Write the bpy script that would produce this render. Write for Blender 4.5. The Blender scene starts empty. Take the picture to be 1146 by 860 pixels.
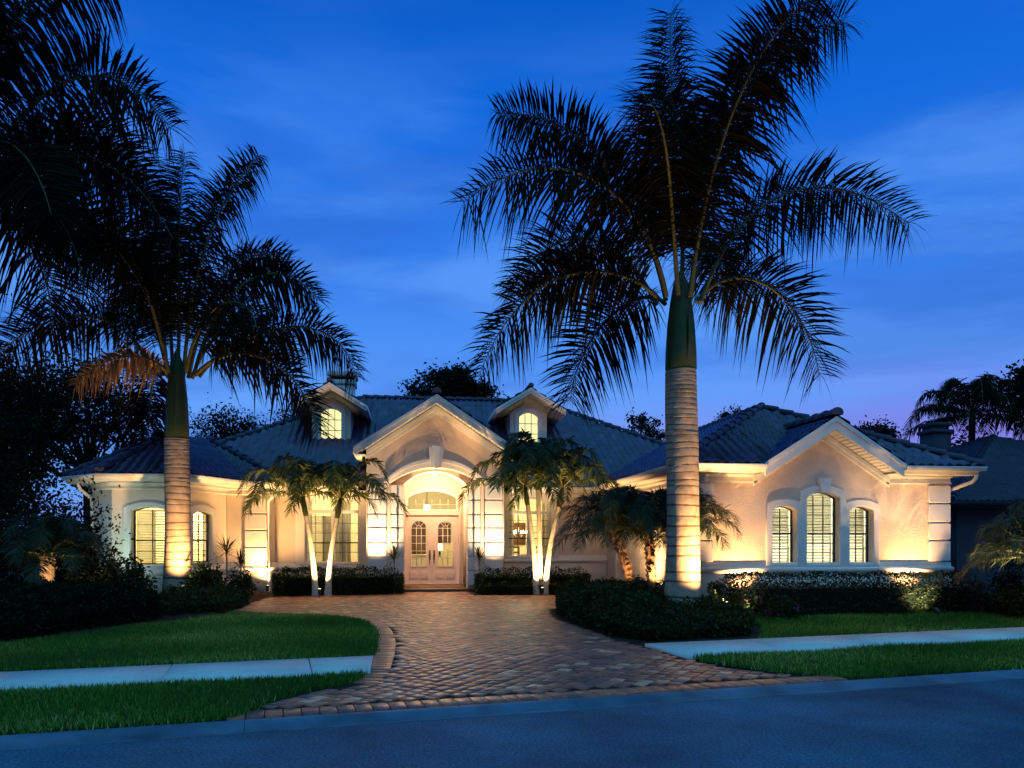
import bpy, bmesh, math, random
import numpy as np
from mathutils import Vector, Matrix

random.seed(7)
RNG = np.random.default_rng(11)
R = math.radians
SC = bpy.context.scene
COL = SC.collection

# ------------------------------------------------------------------ camera
cam_d = bpy.data.cameras.new('camera')
cam = bpy.data.objects.new('camera', cam_d)
COL.objects.link(cam)
cam.location = (0, 0, 1.6)
cam.rotation_euler = (R(90), 0, -math.atan2(113, 860))
cam_d.sensor_width = 36
cam_d.lens = 36 * 860 / 1146
cam_d.shift_y = (605 - 430) / 1146
cam_d.clip_end = 2000
SC.camera = cam

# ------------------------------------------------------------------ dusk sky
world = bpy.data.worlds.new('World')
SC.world = world
world.use_nodes = True
wn = world.node_tree
wn.nodes.clear()


def wnode(t, **kw):
    n = wn.nodes.new(t)
    for k, v in kw.items():
        setattr(n, k, v)
    return n


def ramp(nt, stops, interp='LINEAR'):
    n = nt.nodes.new('ShaderNodeValToRGB')
    cr = n.color_ramp
    cr.interpolation = interp
    while len(cr.elements) < len(stops):
        cr.elements.new(0.5)
    for e, (p, c) in zip(cr.elements, stops):
        e.position = p
        e.color = (c[0], c[1], c[2], 1)
    return n


def mixc(nt, fac, a, b, mode='MIX'):
    n = nt.nodes.new('ShaderNodeMix')
    n.data_type = 'RGBA'
    n.blend_type = mode
    for sock, v in ((n.inputs[0], fac), (n.inputs[6], a), (n.inputs[7], b)):
        if isinstance(v, bpy.types.NodeSocket):
            nt.links.new(v, sock)
        elif isinstance(v, (int, float)):
            sock.default_value = v
        else:
            sock.default_value = (v[0], v[1], v[2], 1)
    return n.outputs[2]


def mth(nt, op, a, b=0.0, clamp=False):
    n = nt.nodes.new('ShaderNodeMath')
    n.operation = op
    n.use_clamp = clamp
    for sock, v in zip(n.inputs, (a, b)):
        if isinstance(v, bpy.types.NodeSocket):
            nt.links.new(v, sock)
        else:
            sock.default_value = v
    return n.outputs[0]


tc = wnode('ShaderNodeTexCoord')
sep = wnode('ShaderNodeSeparateXYZ')
wn.links.new(tc.outputs['Generated'], sep.inputs[0])
dx, dy, dz = sep.outputs
# the evening sky in front of the house: pale blue low down, deep blue overhead
front = ramp(wn, [(0.0, (0.20, 0.34, 0.90)), (0.12, (0.19, 0.39, 1.0)), (0.20, (0.092, 0.32, 0.96)),
                  (0.33, (0.032, 0.205, 0.83)), (0.47, (0.004, 0.145, 0.74)), (0.58, (0.001, 0.105, 0.58)),
                  (1.0, (0.001, 0.06, 0.34))])
wn.links.new(mth(wn, 'ABSOLUTE', dz), front.inputs[0])
# to the left the night is further on
lf = mth(wn, 'MULTIPLY', mth(wn, 'ADD', dx, 0.28), -1.7, True)
c1 = mixc(wn, mth(wn, 'MULTIPLY', lf, 0.72), front.outputs[0], (0.002, 0.062, 0.38))
rt = mth(wn, 'MULTIPLY', mth(wn, 'SUBTRACT', dx, 0.32), 1.5, True)
c1 = mixc(wn, mth(wn, 'MULTIPLY', rt, 0.55), c1, (0.012, 0.13, 0.62))
# soft streaky cloud: darker bars and paler veils, violet low on the right
mp = wnode('ShaderNodeMapping')
mp.inputs['Scale'].default_value = (1.2, 1.2, 5.5)
mp.inputs['Rotation'].default_value = (R(7), R(-6), 0)
wn.links.new(tc.outputs['Generated'], mp.inputs['Vector'])


def cloud(scale, lo, hi, w):
    n = wnode('ShaderNodeTexNoise')
    n.noise_dimensions = '4D'
    n.inputs['W'].default_value = w
    n.inputs['Scale'].default_value = scale
    n.inputs['Detail'].default_value = 7
    n.inputs['Roughness'].default_value = 0.52
    n.inputs['Distortion'].default_value = 0.4
    wn.links.new(mp.outputs[0], n.inputs['Vector'])
    r = ramp(wn, [(lo, (0, 0, 0)), (hi, (1, 1, 1))], 'EASE')
    wn.links.new(n.outputs[0], r.inputs[0])
    return r.outputs[0]


def band(stops):
    r = ramp(wn, [(p, (v, v, v)) for p, v in stops])
    wn.links.new(mth(wn, 'ABSOLUTE', dz), r.inputs[0])
    return r.outputs[0]


veil = mth(wn, 'MULTIPLY', cloud(1.5, 0.42, 0.60, 2.0), band([(0, 0.7), (0.2, 0.8), (0.36, 0.6), (0.55, 0.05)]))
c2 = mixc(wn, veil, c1, (0.12, 0.36, 0.98))
bars = mth(wn, 'MULTIPLY', cloud(2.1, 0.47, 0.64, 7.3), band([(0, 0.55), (0.25, 0.4), (0.45, 0.3), (0.6, 0.2)]))
c2 = mixc(wn, bars, c2, (0.030, 0.13, 0.60))
vr = mth(wn, 'MULTIPLY', mth(wn, 'SUBTRACT', dx, 0.12), 2.2, True)
viol = mth(wn, 'MULTIPLY', mth(wn, 'MULTIPLY', band([(0, 0.9), (0.13, 0.85), (0.22, 0.0)]), vr), mth(wn, 'ADD', mth(wn, 'MULTIPLY', cloud(2.4, 0.35, 0.65, 4.1), 0.7), 0.3))
c2 = mixc(wn, viol, c2, (0.24, 0.20, 0.78))
# afterglow of the set sun behind the camera
sky = wnode('ShaderNodeTexSky')
sky.sky_type = 'NISHITA'
sky.sun_disc = False
sky.sun_elevation = R(-1.5)
sky.sun_rotation = R(200)
glow = mth(wn, 'MULTIPLY', mth(wn, 'ADD', mth(wn, 'MULTIPLY', dy, -1.6), mth(wn, 'MULTIPLY', mth(wn, 'SUBTRACT', dz, 0.62), 3.0, True)), 1.0, True)
gl2 = mth(wn, 'POWER', glow, 1.2)
gcol = ramp(wn, [(0.0, (0.15, 0.18, 0.36)), (0.30, (0.12, 0.22, 0.46)), (0.60, (0.14, 0.62, 1.02)), (1.0, (0.08, 0.46, 0.88))])
wn.links.new(mth(wn, 'ABSOLUTE', dz), gcol.inputs[0])
c3 = mixc(wn, gl2, c2, gcol.outputs[0])
add = mixc(wn, 0.01, c3, sky.outputs[0], 'ADD')
bg = wnode('ShaderNodeBackground')
bg.inputs[1].default_value = 0.55
wn.links.new(add, bg.inputs[0])
wo = wnode('ShaderNodeOutputWorld')
wn.links.new(bg.outputs[0], wo.inputs[0])
SKY_STRENGTH = bg.inputs[1]

SC.view_settings.view_transform = 'Standard'
SC.view_settings.look = 'None'
SC.view_settings.gamma = 1.0
SC.view_settings.use_curve_mapping = False
SC.view_settings.exposure = 0.0
SC.render.engine = 'CYCLES'
SC.cycles.use_denoising = True
SC.cycles.max_bounces = 6
SC.cycles.diffuse_bounces = 3
SC.cycles.glossy_bounces = 2
SC.cycles.transparent_max_bounces = 12
SC.cycles.sample_clamp_indirect = 4.0
SC.cycles.caustics_reflective = False
SC.cycles.caustics_refractive = False
SKY_STRENGTH.default_value = 1.0

# ------------------------------------------------------------------ helpers: objects
ORG = {}


def link(o):
    COL.objects.link(o)
    return o


def tag(o, label=None, cat=None, group=None, kind=None):
    if label:
        o['label'] = label
    if cat:
        o['category'] = cat
    if group:
        o['group'] = group
    if kind:
        o['kind'] = kind
    return o


def empty(name, loc, rz=0.0):
    o = link(bpy.data.objects.new(name, None))
    o.empty_display_size = 0.2
    o.location = loc
    o.rotation_euler = (0, 0, rz)
    ORG[o.name] = Vector(loc)
    return o


def put(name, me, mat, parent=None, loc=None):
    """link a mesh given in world metres under parent (its root's origin is subtracted)"""
    o = link(bpy.data.objects.new(name, me))
    if mat is not None:
        me.materials.clear()
        for m in (mat if isinstance(mat, (list, tuple)) else [mat]):
            me.materials.append(m)
    if parent is not None:
        o.parent = parent
        org = ORG[parent.name]
        ORG[o.name] = org
        me.transform(Matrix.Translation(-org))
    elif loc is not None:
        me.transform(Matrix.Translation(-Vector(loc)))
        o.location = loc
        ORG[o.name] = Vector(loc)
    else:
        ORG[o.name] = Vector((0, 0, 0))
    return o


class MB:
    def __init__(s):
        s.V, s.F, s.A, s.n = [], [], [], 0

    def add(s, v, f, a=0.5):
        v = np.asarray(v, float).reshape(-1, 3)
        f = np.asarray(f, int)
        s.V.append(v)
        s.F.append(f + s.n)
        s.A.append(np.full(len(f), a) if np.isscalar(a) else np.asarray(a, float))
        s.n += len(v)

    def mesh(s, name, smooth=False):
        v = np.concatenate(s.V)
        me = bpy.data.meshes.new(name)
        me.vertices.add(len(v))
        me.vertices.foreach_set('co', v.ravel())
        li = np.concatenate([f.ravel() for f in s.F])
        tot = np.concatenate([np.full(len(f), f.shape[1]) for f in s.F])
        st = np.concatenate([[0], np.cumsum(tot)[:-1]])
        me.loops.add(len(li))
        me.loops.foreach_set('vertex_index', li)
        me.polygons.add(len(tot))
        me.polygons.foreach_set('loop_start', st)
        me.polygons.foreach_set('loop_total', tot)
        if smooth:
            me.polygons.foreach_set('use_smooth', np.ones(len(tot), bool))
        at = me.attributes.new('rnd', 'FLOAT', 'FACE')
        at.data.foreach_set('value', np.concatenate(s.A))
        me.update(calc_edges=True)
        me.validate()
        return me

    def build(s, name, mat, parent=None, loc=None, smooth=False):
        return put(name, s.mesh(name, smooth), mat, parent, loc)

    def box(s, x0, x1, y0, y1, z0, z1, a=0.5):
        v = [(x, y, z) for x in (x0, x1) for y in (y0, y1) for z in (z0, z1)]
        f = [(0, 1, 3, 2), (4, 6, 7, 5), (0, 4, 5, 1), (2, 3, 7, 6), (0, 2, 6, 4), (1, 5, 7, 3)]
        s.add(v, f, a)

    def fbox(s, fr, x0, x1, z0, z1, d0, d1, a=0.5):
        """box in a wall frame: x along the wall, z up, d out of the wall"""
        v = [fr.p(x, z, d) for x in (x0, x1) for d in (d0, d1) for z in (z0, z1)]
        f = [(0, 1, 3, 2), (4, 6, 7, 5), (0, 4, 5, 1), (2, 3, 7, 6), (0, 2, 6, 4), (1, 5, 7, 3)]
        s.add(v, f, a)

    def tube(s, pts, rad, seg=8, a=0.5, cap=True):
        pts = np.asarray(pts, float)
        n = len(pts)
        rad = np.full(n, rad) if np.isscalar(rad) else np.asarray(rad, float)
        t = np.gradient(pts, axis=0)
        t /= np.linalg.norm(t, axis=1)[:, None] + 1e-9
        up = np.array([0, 0, 1.0])
        if abs(t[:, 2]).mean() > 0.8:
            up = np.array([1.0, 0, 0])
        s1 = np.cross(t, up)
        s1 /= np.linalg.norm(s1, axis=1)[:, None] + 1e-9
        s2 = np.cross(s1, t)
        an = np.arange(seg) * 2 * math.pi / seg
        ring = (pts[:, None] + rad[:, None, None] * (np.cos(an)[None, :, None] * s1[:, None] + np.sin(an)[None, :, None] * s2[:, None]))
        i = np.arange(n - 1)[:, None] * seg
        j = np.arange(seg)[None]
        j2 = (j + 1) % seg
        f = np.stack([i + j, i + j2, i + seg + j2, i + seg + j], -1).reshape(-1, 4)
        s.add(ring.reshape(-1, 3), f, a)
        if cap:
            s.add(ring[0], [tuple(range(seg))[::-1]], a)
            s.add(ring[-1], [tuple(range(seg))], a)

    def lathe(s, c, prof, seg=20, a=0.5):
        """prof: list of (radius, z); around vertical axis at c"""
        prof = np.asarray(prof, float)
        n = len(prof)
        an = np.arange(seg) * 2 * math.pi / seg
        v = np.stack([c[0] + prof[:, 0:1] * np.cos(an), c[1] + prof[:, 0:1] * np.sin(an),
                      np.repeat(c[2] + prof[:, 1:2], seg, 1)], -1)
        i = np.arange(n - 1)[:, None] * seg
        j = np.arange(seg)[None]
        j2 = (j + 1) % seg
        f = np.stack([i + j, i + j2, i + seg + j2, i + seg + j], -1).reshape(-1, 4)
        s.add(v.reshape(-1, 3), f, a)


class Frame:
    """a vertical wall plane: origin (x,y), running direction; d is measured out of the wall"""

    def __init__(s, ox, oy, ux=1.0, uy=0.0):
        l = math.hypot(ux, uy)
        s.o = (ox, oy)
        s.u = (ux / l, uy / l)
        s.n = (s.u[1], -s.u[0])

    def p(s, x, z, d=0.0):
        return (s.o[0] + s.u[0] * x + s.n[0] * d, s.o[1] + s.u[1] * x + s.n[1] * d, z)


def arch(x0, x1, z0, zs, rise, n=14):
    """closed outline of an opening with a segmental top"""
    pts = [(x0, z0), (x1, z0)]
    if rise < 1e-4:
        return pts + [(x1, zs), (x0, zs)]
    w = (x1 - x0) / 2
    r = (w * w + rise * rise) / (2 * rise)
    cx, cz = (x0 + x1) / 2, zs + rise - r
    a0 = math.asin(min(1, w / r))
    for k in range(n + 1):
        a = a0 - 2 * a0 * k / n
        pts.append((cx + r * math.sin(a), cz + r * math.cos(a)))
    return pts


def plate(name, fr, outer, holes, d0, d1, mat, parent=None, bevel=0.0):
    """flat board with holes, from depth d0 to d1 in front of the frame's plane"""
    cu = bpy.data.curves.new('c', 'CURVE')
    cu.dimensions = '2D'
    cu.fill_mode = 'BOTH'
    cu.extrude = (d1 - d0) / 2 - bevel
    cu.bevel_depth = bevel
    cu.bevel_resolution = 1
    cu.offset = -bevel
    for ring in [outer] + list(holes):
        sp = cu.splines.new('POLY')
        sp.points.add(len(ring) - 1)
        for p, q in zip(sp.points, ring):
            p.co = (q[0], q[1], 0, 1)
        sp.use_cyclic_u = True
    tmp = bpy.data.objects.new('t', cu)
    COL.objects.link(tmp)
    dg = bpy.context.evaluated_depsgraph_get()
    me = bpy.data.meshes.new_from_object(tmp.evaluated_get(dg))
    bpy.data.objects.remove(tmp)
    bpy.data.curves.remove(cu)
    me.name = name
    dm = (d0 + d1) / 2
    M = Matrix(((fr.u[0], 0, fr.n[0], fr.o[0] + fr.n[0] * dm),
                (fr.u[1], 0, fr.n[1], fr.o[1] + fr.n[1] * dm),
                (0, 1, 0, 0), (0, 0, 0, 1)))
    me.transform(M)
    return put(name, me, mat, parent)


def sweep(mb, path, prof, closed=False, a=0.5):
    """sweep a profile [(out, z)] along a horizontal path with mitred corners; out is to the right of travel"""
    P = [Vector((p[0], p[1])) for p in path]
    n = len(P)
    rows = []
    for i in range(n):
        if closed or 0 < i < n - 1:
            t0 = (P[i] - P[i - 1]).normalized()
            t1 = (P[(i + 1) % n] - P[i]).normalized()
        else:
            t0 = t1 = (P[1] - P[0]).normalized() if i == 0 else (P[-1] - P[-2]).normalized()
        n0, n1 = Vector((t0.y, -t0.x)), Vector((t1.y, -t1.x))
        m = (n0 + n1).normalized()
        m = m / max(0.3, m.dot(n0))
        z = path[i][2] if len(path[i]) > 2 else 0.0
        rows.append([(P[i].x + m.x * o, P[i].y + m.y * o, z + h) for o, h in prof])
    k = len(prof)
    V = [v for r in rows for v in r]
    F = []
    for i in range(n if closed else n - 1):
        i2 = (i + 1) % n
        for j in range(k):
            F.append((i * k + j, i * k + (j + 1) % k, i2 * k + (j + 1) % k, i2 * k + j))
    mb.add(V, F, a)
    if not closed:
        mb.add(rows[0], [tuple(range(k))[::-1]], a)
        mb.add(rows[-1], [tuple(range(k))], a)


# ------------------------------------------------------------------ helpers: materials
MATS = {}


def material(name, col, rough=0.7, spec=0.3, var=0.0, nscale=3.0, bump=0.0, bscale=40.0, bdist=0.01, rnd=None, trans=0.0,
             metallic=0.0, detail=4.0, btype='noise', col2=None, big=None):
    m = bpy.data.materials.new(name)
    m.use_nodes = True
    nt = m.node_tree
    b = nt.nodes['Principled BSDF']
    b.inputs['Roughness'].default_value = rough
    b.inputs['Specular IOR Level'].default_value = spec
    b.inputs['Metallic'].default_value = metallic
    tcn = nt.nodes.new('ShaderNodeTexCoord')
    src = None
    if rnd:
        at = nt.nodes.new('ShaderNodeAttribute')
        at.attribute_name = 'rnd'
        r = ramp(nt, rnd)
        nt.links.new(at.outputs['Fac'], r.inputs[0])
        src = r.outputs[0]
    if var > 0 or col2:
        n = nt.nodes.new('ShaderNodeTexNoise')
        n.inputs['Scale'].default_value = nscale
        n.inputs['Detail'].default_value = detail
        nt.links.new(tcn.outputs['Object'], n.inputs['Vector'])
        if col2:
            rr = ramp(nt, [(0.35, col), (0.65, col2)])
            nt.links.new(n.outputs[0], rr.inputs[0])
            base = rr.outputs[0]
            if src is not None:
                base = mixc(nt, 0.5, src, base)
            src = base
        else:
            lo = [1 - var] * 3
            hi = [1 + var] * 3
            rr = ramp(nt, [(0.3, lo), (0.7, hi)])
            nt.links.new(n.outputs[0], rr.inputs[0])
            src = mixc(nt, 1.0, src if src is not None else col, rr.outputs[0], 'MULTIPLY')
    if big:
        n = nt.nodes.new('ShaderNodeTexNoise')
        n.inputs['Scale'].default_value = big[1]
        n.inputs['Detail'].default_value = 8
        n.inputs['Roughness'].default_value = 0.65
        nt.links.new(tcn.outputs['Object'], n.inputs['Vector'])
        rr = ramp(nt, [(0.32, [1 - big[0]] * 3), (0.68, [1 + big[0]] * 3)])
        nt.links.new(n.outputs[0], rr.inputs[0])
        src = mixc(nt, 1.0, src if src is not None else col, rr.outputs[0], 'MULTIPLY')
    if src is None:
        b.inputs['Base Color'].default_value = (col[0], col[1], col[2], 1)
    else:
        nt.links.new(src, b.inputs['Base Color'])
    if bump > 0:
        if btype == 'voronoi':
            n = nt.nodes.new('ShaderNodeTexVoronoi')
            n.feature = 'SMOOTH_F1'
        else:
            n = nt.nodes.new('ShaderNodeTexNoise')
            n.inputs['Detail'].default_value = 3
        n.inputs['Scale'].default_value = bscale
        nt.links.new(tcn.outputs['Object'], n.inputs['Vector'])
        bp = nt.nodes.new('ShaderNodeBump')
        bp.inputs['Strength'].default_value = bump
        bp.inputs['Distance'].default_value = bdist
        nt.links.new(n.outputs[0], bp.inputs['Height'])
        nt.links.new(bp.outputs[0], b.inputs['Normal'])
    if trans > 0:
        tr = nt.nodes.new('ShaderNodeBsdfTranslucent')
        if src is None:
            tr.inputs[0].default_value = (col[0], col[1], col[2], 1)
        else:
            nt.links.new(src, tr.inputs[0])
        mx = nt.nodes.new('ShaderNodeMixShader')
        mx.inputs[0].default_value = trans
        nt.links.new(b.outputs[0], mx.inputs[1])
        nt.links.new(tr.outputs[0], mx.inputs[2])
        nt.links.new(mx.outputs[0], nt.nodes['Material Output'].inputs[0])
    return m


def emissive(name, col, strength):
    m = bpy.data.materials.new(name)
    m.use_nodes = True
    b = m.node_tree.nodes['Principled BSDF']
    b.inputs['Base Color'].default_value = (*col, 1)
    b.inputs['Emission Color'].default_value = (*col, 1)
    b.inputs['Emission Strength'].default_value = strength
    return m


def glass(name):
    m = bpy.data.materials.new(name)
    m.use_nodes = True
    nt = m.node_tree
    nt.nodes.remove(nt.nodes['Principled BSDF'])
    t = nt.nodes.new('ShaderNodeBsdfTransparent')
    t.inputs[0].default_value = (0.95, 0.96, 0.93, 1)
    g = nt.nodes.new('ShaderNodeBsdfGlossy')
    g.inputs['Roughness'].default_value = 0.02
    f = nt.nodes.new('ShaderNodeLayerWeight')
    f.inputs[0].default_value = 0.5
    fac = mth(nt, 'ADD', mth(nt, 'MULTIPLY', mth(nt, 'POWER', f.outputs['Facing'], 5.0), 0.6), 0.035)
    mx = nt.nodes.new('ShaderNodeMixShader')
    nt.links.new(fac, mx.inputs[0])
    nt.links.new(t.outputs[0], mx.inputs[1])
    nt.links.new(g.outputs[0], mx.inputs[2])
    nt.links.new(mx.outputs[0], nt.nodes['Material Output'].inputs[0])
    return m


M = dict(
    stucco=material('stucco', (0.74, 0.60, 0.50), 0.85, 0.2, var=0.05, nscale=1.2, big=(0.08, 0.7), bump=1.0, bscale=30.0, bdist=0.011, btype='noise'),
    smooth=material('smooth_stucco', (0.74, 0.65, 0.56), 0.8, 0.2, var=0.04, nscale=2.0, big=(0.06, 0.8), bump=0.15, bscale=60, bdist=0.004),
    trim=material('white_trim', (0.80, 0.78, 0.75), 0.55, 0.3, var=0.04, nscale=3, bump=0.08, bscale=50, bdist=0.003),
    door=material('door_paint', (0.78, 0.66, 0.64), 0.4, 0.4, var=0.03, nscale=4),
    garage=material('garage_paint', (0.72, 0.68, 0.60), 0.5, 0.3, var=0.04, nscale=2),
    tile=material('roof_tile', (0.05, 0.036, 0.11), 0.33, 0.7, rnd=[(0.0, (0.028, 0.019, 0.055)), (0.5, (0.052, 0.036, 0.105)), (0.9, (0.075, 0.05, 0.135)), (1.0, (0.115, 0.075, 0.125))], var=0.3, nscale=2.2, detail=8, bump=0.3, bscale=30, bdist=0.006),
    cap=material('ridge_tile', (0.075, 0.06, 0.095), 0.55, 0.4, var=0.35, nscale=5, detail=8, bump=0.3, bscale=25, bdist=0.006),
    bronze=material('bronze_frame', (0.035, 0.04, 0.035), 0.4, 0.5),
    white=material('white_paint', (0.8, 0.79, 0.76), 0.45, 0.35),
    blind=material('blind_slat', (0.80, 0.78, 0.68), 0.5, 0.3, trans=0.5),
    curtain2=material('white_interior_wall', (0.80, 0.80, 0.74), 0.9, 0.1),
    curtain=material('interior_wall', (0.80, 0.73, 0.50), 0.9, 0.1, var=0.05, nscale=2),
    brass=material('dark_bronze_handle', (0.06, 0.045, 0.03), 0.35, 0.5, metallic=0.8),
    slot=material('chimney_slot', (0.015, 0.015, 0.015), 0.8, 0.2),
    chim=material('chimney_stucco', (0.80, 0.74, 0.72), 0.85, 0.2, var=0.06, nscale=2, bump=0.4, bscale=20, bdist=0.008),
    fix=material('fixture_metal', (0.05, 0.055, 0.05), 0.4, 0.5, metallic=0.6),
    glass=glass('window_glass'),
    lens=emissive('lamp_lens', (1.0, 0.82, 0.5), 14.0),
    bulb=emissive('lamp_bulb', (1.0, 0.86, 0.55), 60.0),
    shade=emissive('lamp_shade', (1.0, 0.84, 0.5), 2.2),
    dormerglow=emissive('lit_dormer_blind', (1.0, 0.90, 0.42), 1.05),
    walk=material('concrete', (0.66, 0.72, 0.66), 0.8, 0.25, var=0.10, nscale=30, big=(0.12, 1.3), detail=8, bump=0.2, bscale=90, bdist=0.003),
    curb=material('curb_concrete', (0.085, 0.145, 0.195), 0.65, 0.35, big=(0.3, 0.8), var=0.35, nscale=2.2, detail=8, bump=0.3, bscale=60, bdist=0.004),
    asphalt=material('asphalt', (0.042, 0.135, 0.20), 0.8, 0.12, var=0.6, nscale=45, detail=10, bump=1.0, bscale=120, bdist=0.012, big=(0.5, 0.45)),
    paver=material('paver', (0.2, 0.1, 0.07), 0.40, 0.4, big=(0.22, 0.45), var=0.3, nscale=14, detail=6, bump=0.35, bscale=60, bdist=0.004,
                   rnd=[(0.0, (0.13, 0.052, 0.04)), (0.28, (0.33, 0.105, 0.058)), (0.55, (0.55, 0.16, 0.072)), (0.72, (0.20, 0.09, 0.07)),
                        (0.86, (0.36, 0.15, 0.09)), (0.9, (0.66, 0.27, 0.15)), (1.0, (0.80, 0.37, 0.22))]),
    soil=material('soil', (0.035, 0.03, 0.02), 0.95, 0.1, var=0.3, nscale=3, bump=0.5, bscale=12, bdist=0.03),
    mulch=material('mulch', (0.06, 0.03, 0.018), 0.95, 0.1, var=0.4, nscale=14, detail=8, bump=1.0, bscale=30, bdist=0.04),
    grass=material('grass', (0.03, 0.1, 0.02), 0.6, 0.25, trans=0.35,
                   rnd=[(0.0, (0.020, 0.085, 0.008)), (0.5, (0.09, 0.27, 0.028)), (0.85, (0.22, 0.44, 0.05)), (1.0, (0.6, 0.64, 0.2))]),
    leaf=material('hedge_leaf', (0.03, 0.06, 0.02), 0.55, 0.14, trans=0.3,
                  rnd=[(0.0, (0.008, 0.018, 0.006)), (0.6, (0.02, 0.042, 0.012)), (1.0, (0.065, 0.10, 0.028))]),
    darkleaf=material('dark_leaf', (0.012, 0.02, 0.01), 0.6, 0.1, trans=0.25,
                      rnd=[(0.0, (0.004, 0.007, 0.003)), (0.7, (0.010, 0.017, 0.006)), (1.0, (0.024, 0.034, 0.012))]),
    boxleaf=material('clipped_leaf', (0.012, 0.02, 0.01), 0.5, 0.25, trans=0.04,
                     rnd=[(0.0, (0.006, 0.012, 0.005)), (0.7, (0.014, 0.026, 0.009)), (1.0, (0.04, 0.06, 0.02))]),
    frond=material('palm_frond', (0.03, 0.05, 0.02), 0.5, 0.3, trans=0.35,
                   rnd=[(0.0, (0.016, 0.034, 0.008)), (0.7, (0.042, 0.08, 0.016)), (1.0, (0.10, 0.14, 0.03))]),
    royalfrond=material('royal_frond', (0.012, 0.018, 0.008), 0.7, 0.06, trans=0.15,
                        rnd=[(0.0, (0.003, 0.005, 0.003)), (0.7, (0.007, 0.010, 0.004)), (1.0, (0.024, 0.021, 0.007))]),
    datefrond=material('date_frond', (0.03, 0.06, 0.03), 0.5, 0.3, trans=0.25,
                       rnd=[(0.0, (0.018, 0.036, 0.016)), (0.7, (0.035, 0.06, 0.024)), (1.0, (0.08, 0.10, 0.04))]),
    warmlitfrond=material('warmlit_frond', (0.30, 0.16, 0.06), 0.7, 0.2, trans=0.3,  # an ordinary frond, with the warm uplight painted into its colour
                       rnd=[(0.0, (0.20, 0.10, 0.04)), (1.0, (0.42, 0.24, 0.10))]),
    rachis=material('frond_stalk', (0.12, 0.12, 0.04), 0.5, 0.3, var=0.2, nscale=6),
    bark=material('royal_bark', (0.42, 0.39, 0.35), 0.85, 0.2, var=0.28, nscale=5, detail=10, bump=0.5, bscale=40, bdist=0.008,
                  rnd=[(0.0, (0.13, 0.09, 0.065)), (0.35, (0.32, 0.245, 0.18)), (1.0, (0.40, 0.32, 0.24))]),
    shaft=material('crownshaft', (0.022, 0.065, 0.012), 0.4, 0.3, col2=(0.075, 0.075, 0.02), nscale=2.5, detail=8, bump=0.3, bscale=14, bdist=0.01),
    palebark=material('pale_palm_bark', (0.45, 0.43, 0.36), 0.8, 0.2, var=0.25, nscale=12, detail=8, bump=0.4, bscale=30, bdist=0.006),
    datebark=material('date_palm_bark', (0.20, 0.12, 0.07), 0.9, 0.2, var=0.4, nscale=14, detail=8, bump=0.6, bscale=30, bdist=0.02),
    treebark=material('tree_bark', (0.035, 0.028, 0.022), 0.9, 0.1, var=0.3, nscale=6, bump=0.5, bscale=20, bdist=0.02),
    flower=material('red_flower', (0.45, 0.03, 0.04), 0.6, 0.2, var=0.2, nscale=20),
    pinkflower=material('pink_flower', (0.5, 0.06, 0.22), 0.6, 0.2, var=0.2, nscale=20),
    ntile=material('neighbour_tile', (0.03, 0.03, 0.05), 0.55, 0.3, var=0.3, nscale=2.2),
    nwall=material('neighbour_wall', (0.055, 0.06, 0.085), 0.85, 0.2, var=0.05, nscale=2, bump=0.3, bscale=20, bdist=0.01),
    wood=material('dark_wood', (0.10, 0.05, 0.025), 0.45, 0.4, var=0.3, nscale=8),
    linen=material('white_linen', (0.8, 0.76, 0.64), 0.9, 0.1),
    floor=material('interior_floor', (0.35, 0.25, 0.15), 0.4, 0.4, var=0.1, nscale=4),
)

# ------------------------------------------------------------------ the lie of the land
RO = np.array([-3.10, 6.30])               # a point on the edge of the asphalt
RE = np.array([0.98570093, 0.16850421])    # along the road
RN = np.array([-0.16850421, 0.98570093])   # towards the house


def road(u, s):
    return RO + RE * u + RN * s


def sdist(x, y):
    return (x - RO[0]) * RN[0] + (y - RO[1]) * RN[1]


def terr(x, y):
    q = sdist(np.asarray(x, float), np.asarray(y, float))
    return np.where(q < 0.36, 0.0, 0.036 + 0.07 * np.clip((q - 0.36) / 2.0, 0, 1) + 0.114 * np.clip((q - 0.36) / 11.0, 0, 1))


def inpoly(x, y, poly):
    x, y = np.asarray(x), np.asarray(y)
    r = np.zeros(x.shape, bool)
    n = len(poly)
    for i in range(n):
        x0, y0 = poly[i]
        x1, y1 = poly[(i + 1) % n]
        c = ((y0 > y) != (y1 > y)) & (x < (x1 - x0) * (y - y0) / (y1 - y0 + 1e-12) + x0)
        r ^= c
    return r


def edist(x, y, poly):
    """distance to the outline"""
    x, y = np.asarray(x, float), np.asarray(y, float)
    d = np.full(x.shape, 1e9)
    n = len(poly)
    for i in range(n):
        ax, ay = poly[i]
        bx, by = poly[(i + 1) % n]
        ex, ey = bx - ax, by - ay
        t = np.clip(((x - ax) * ex + (y - ay) * ey) / (ex * ex + ey * ey + 1e-12), 0, 1)
        d = np.minimum(d, np.hypot(x - ax - t * ex, y - ay - t * ey))
    return d


def scatter(poly, n):
    p = np.asarray(poly)
    lo, hi = p.min(0), p.max(0)
    x = RNG.uniform(lo[0], hi[0], int(n))
    y = RNG.uniform(lo[1], hi[1], int(n))
    k = inpoly(x, y, poly)
    return x[k], y[k]


def area(poly):
    p = np.asarray(poly)
    lo, hi = p.min(0), p.max(0)
    return (hi[0] - lo[0]) * (hi[1] - lo[1])


def smoothpoly(pts, n=3):
    """Chaikin-round an open polyline"""
    p = [np.asarray(q, float) for q in pts]
    for _ in range(n):
        r = [p[0]]
        for a, b in zip(p[:-1], p[1:]):
            r += [a * 0.75 + b * 0.25, a * 0.25 + b * 0.75]
        p = r + [p[-1]]
    return [tuple(q) for q in p]


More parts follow.
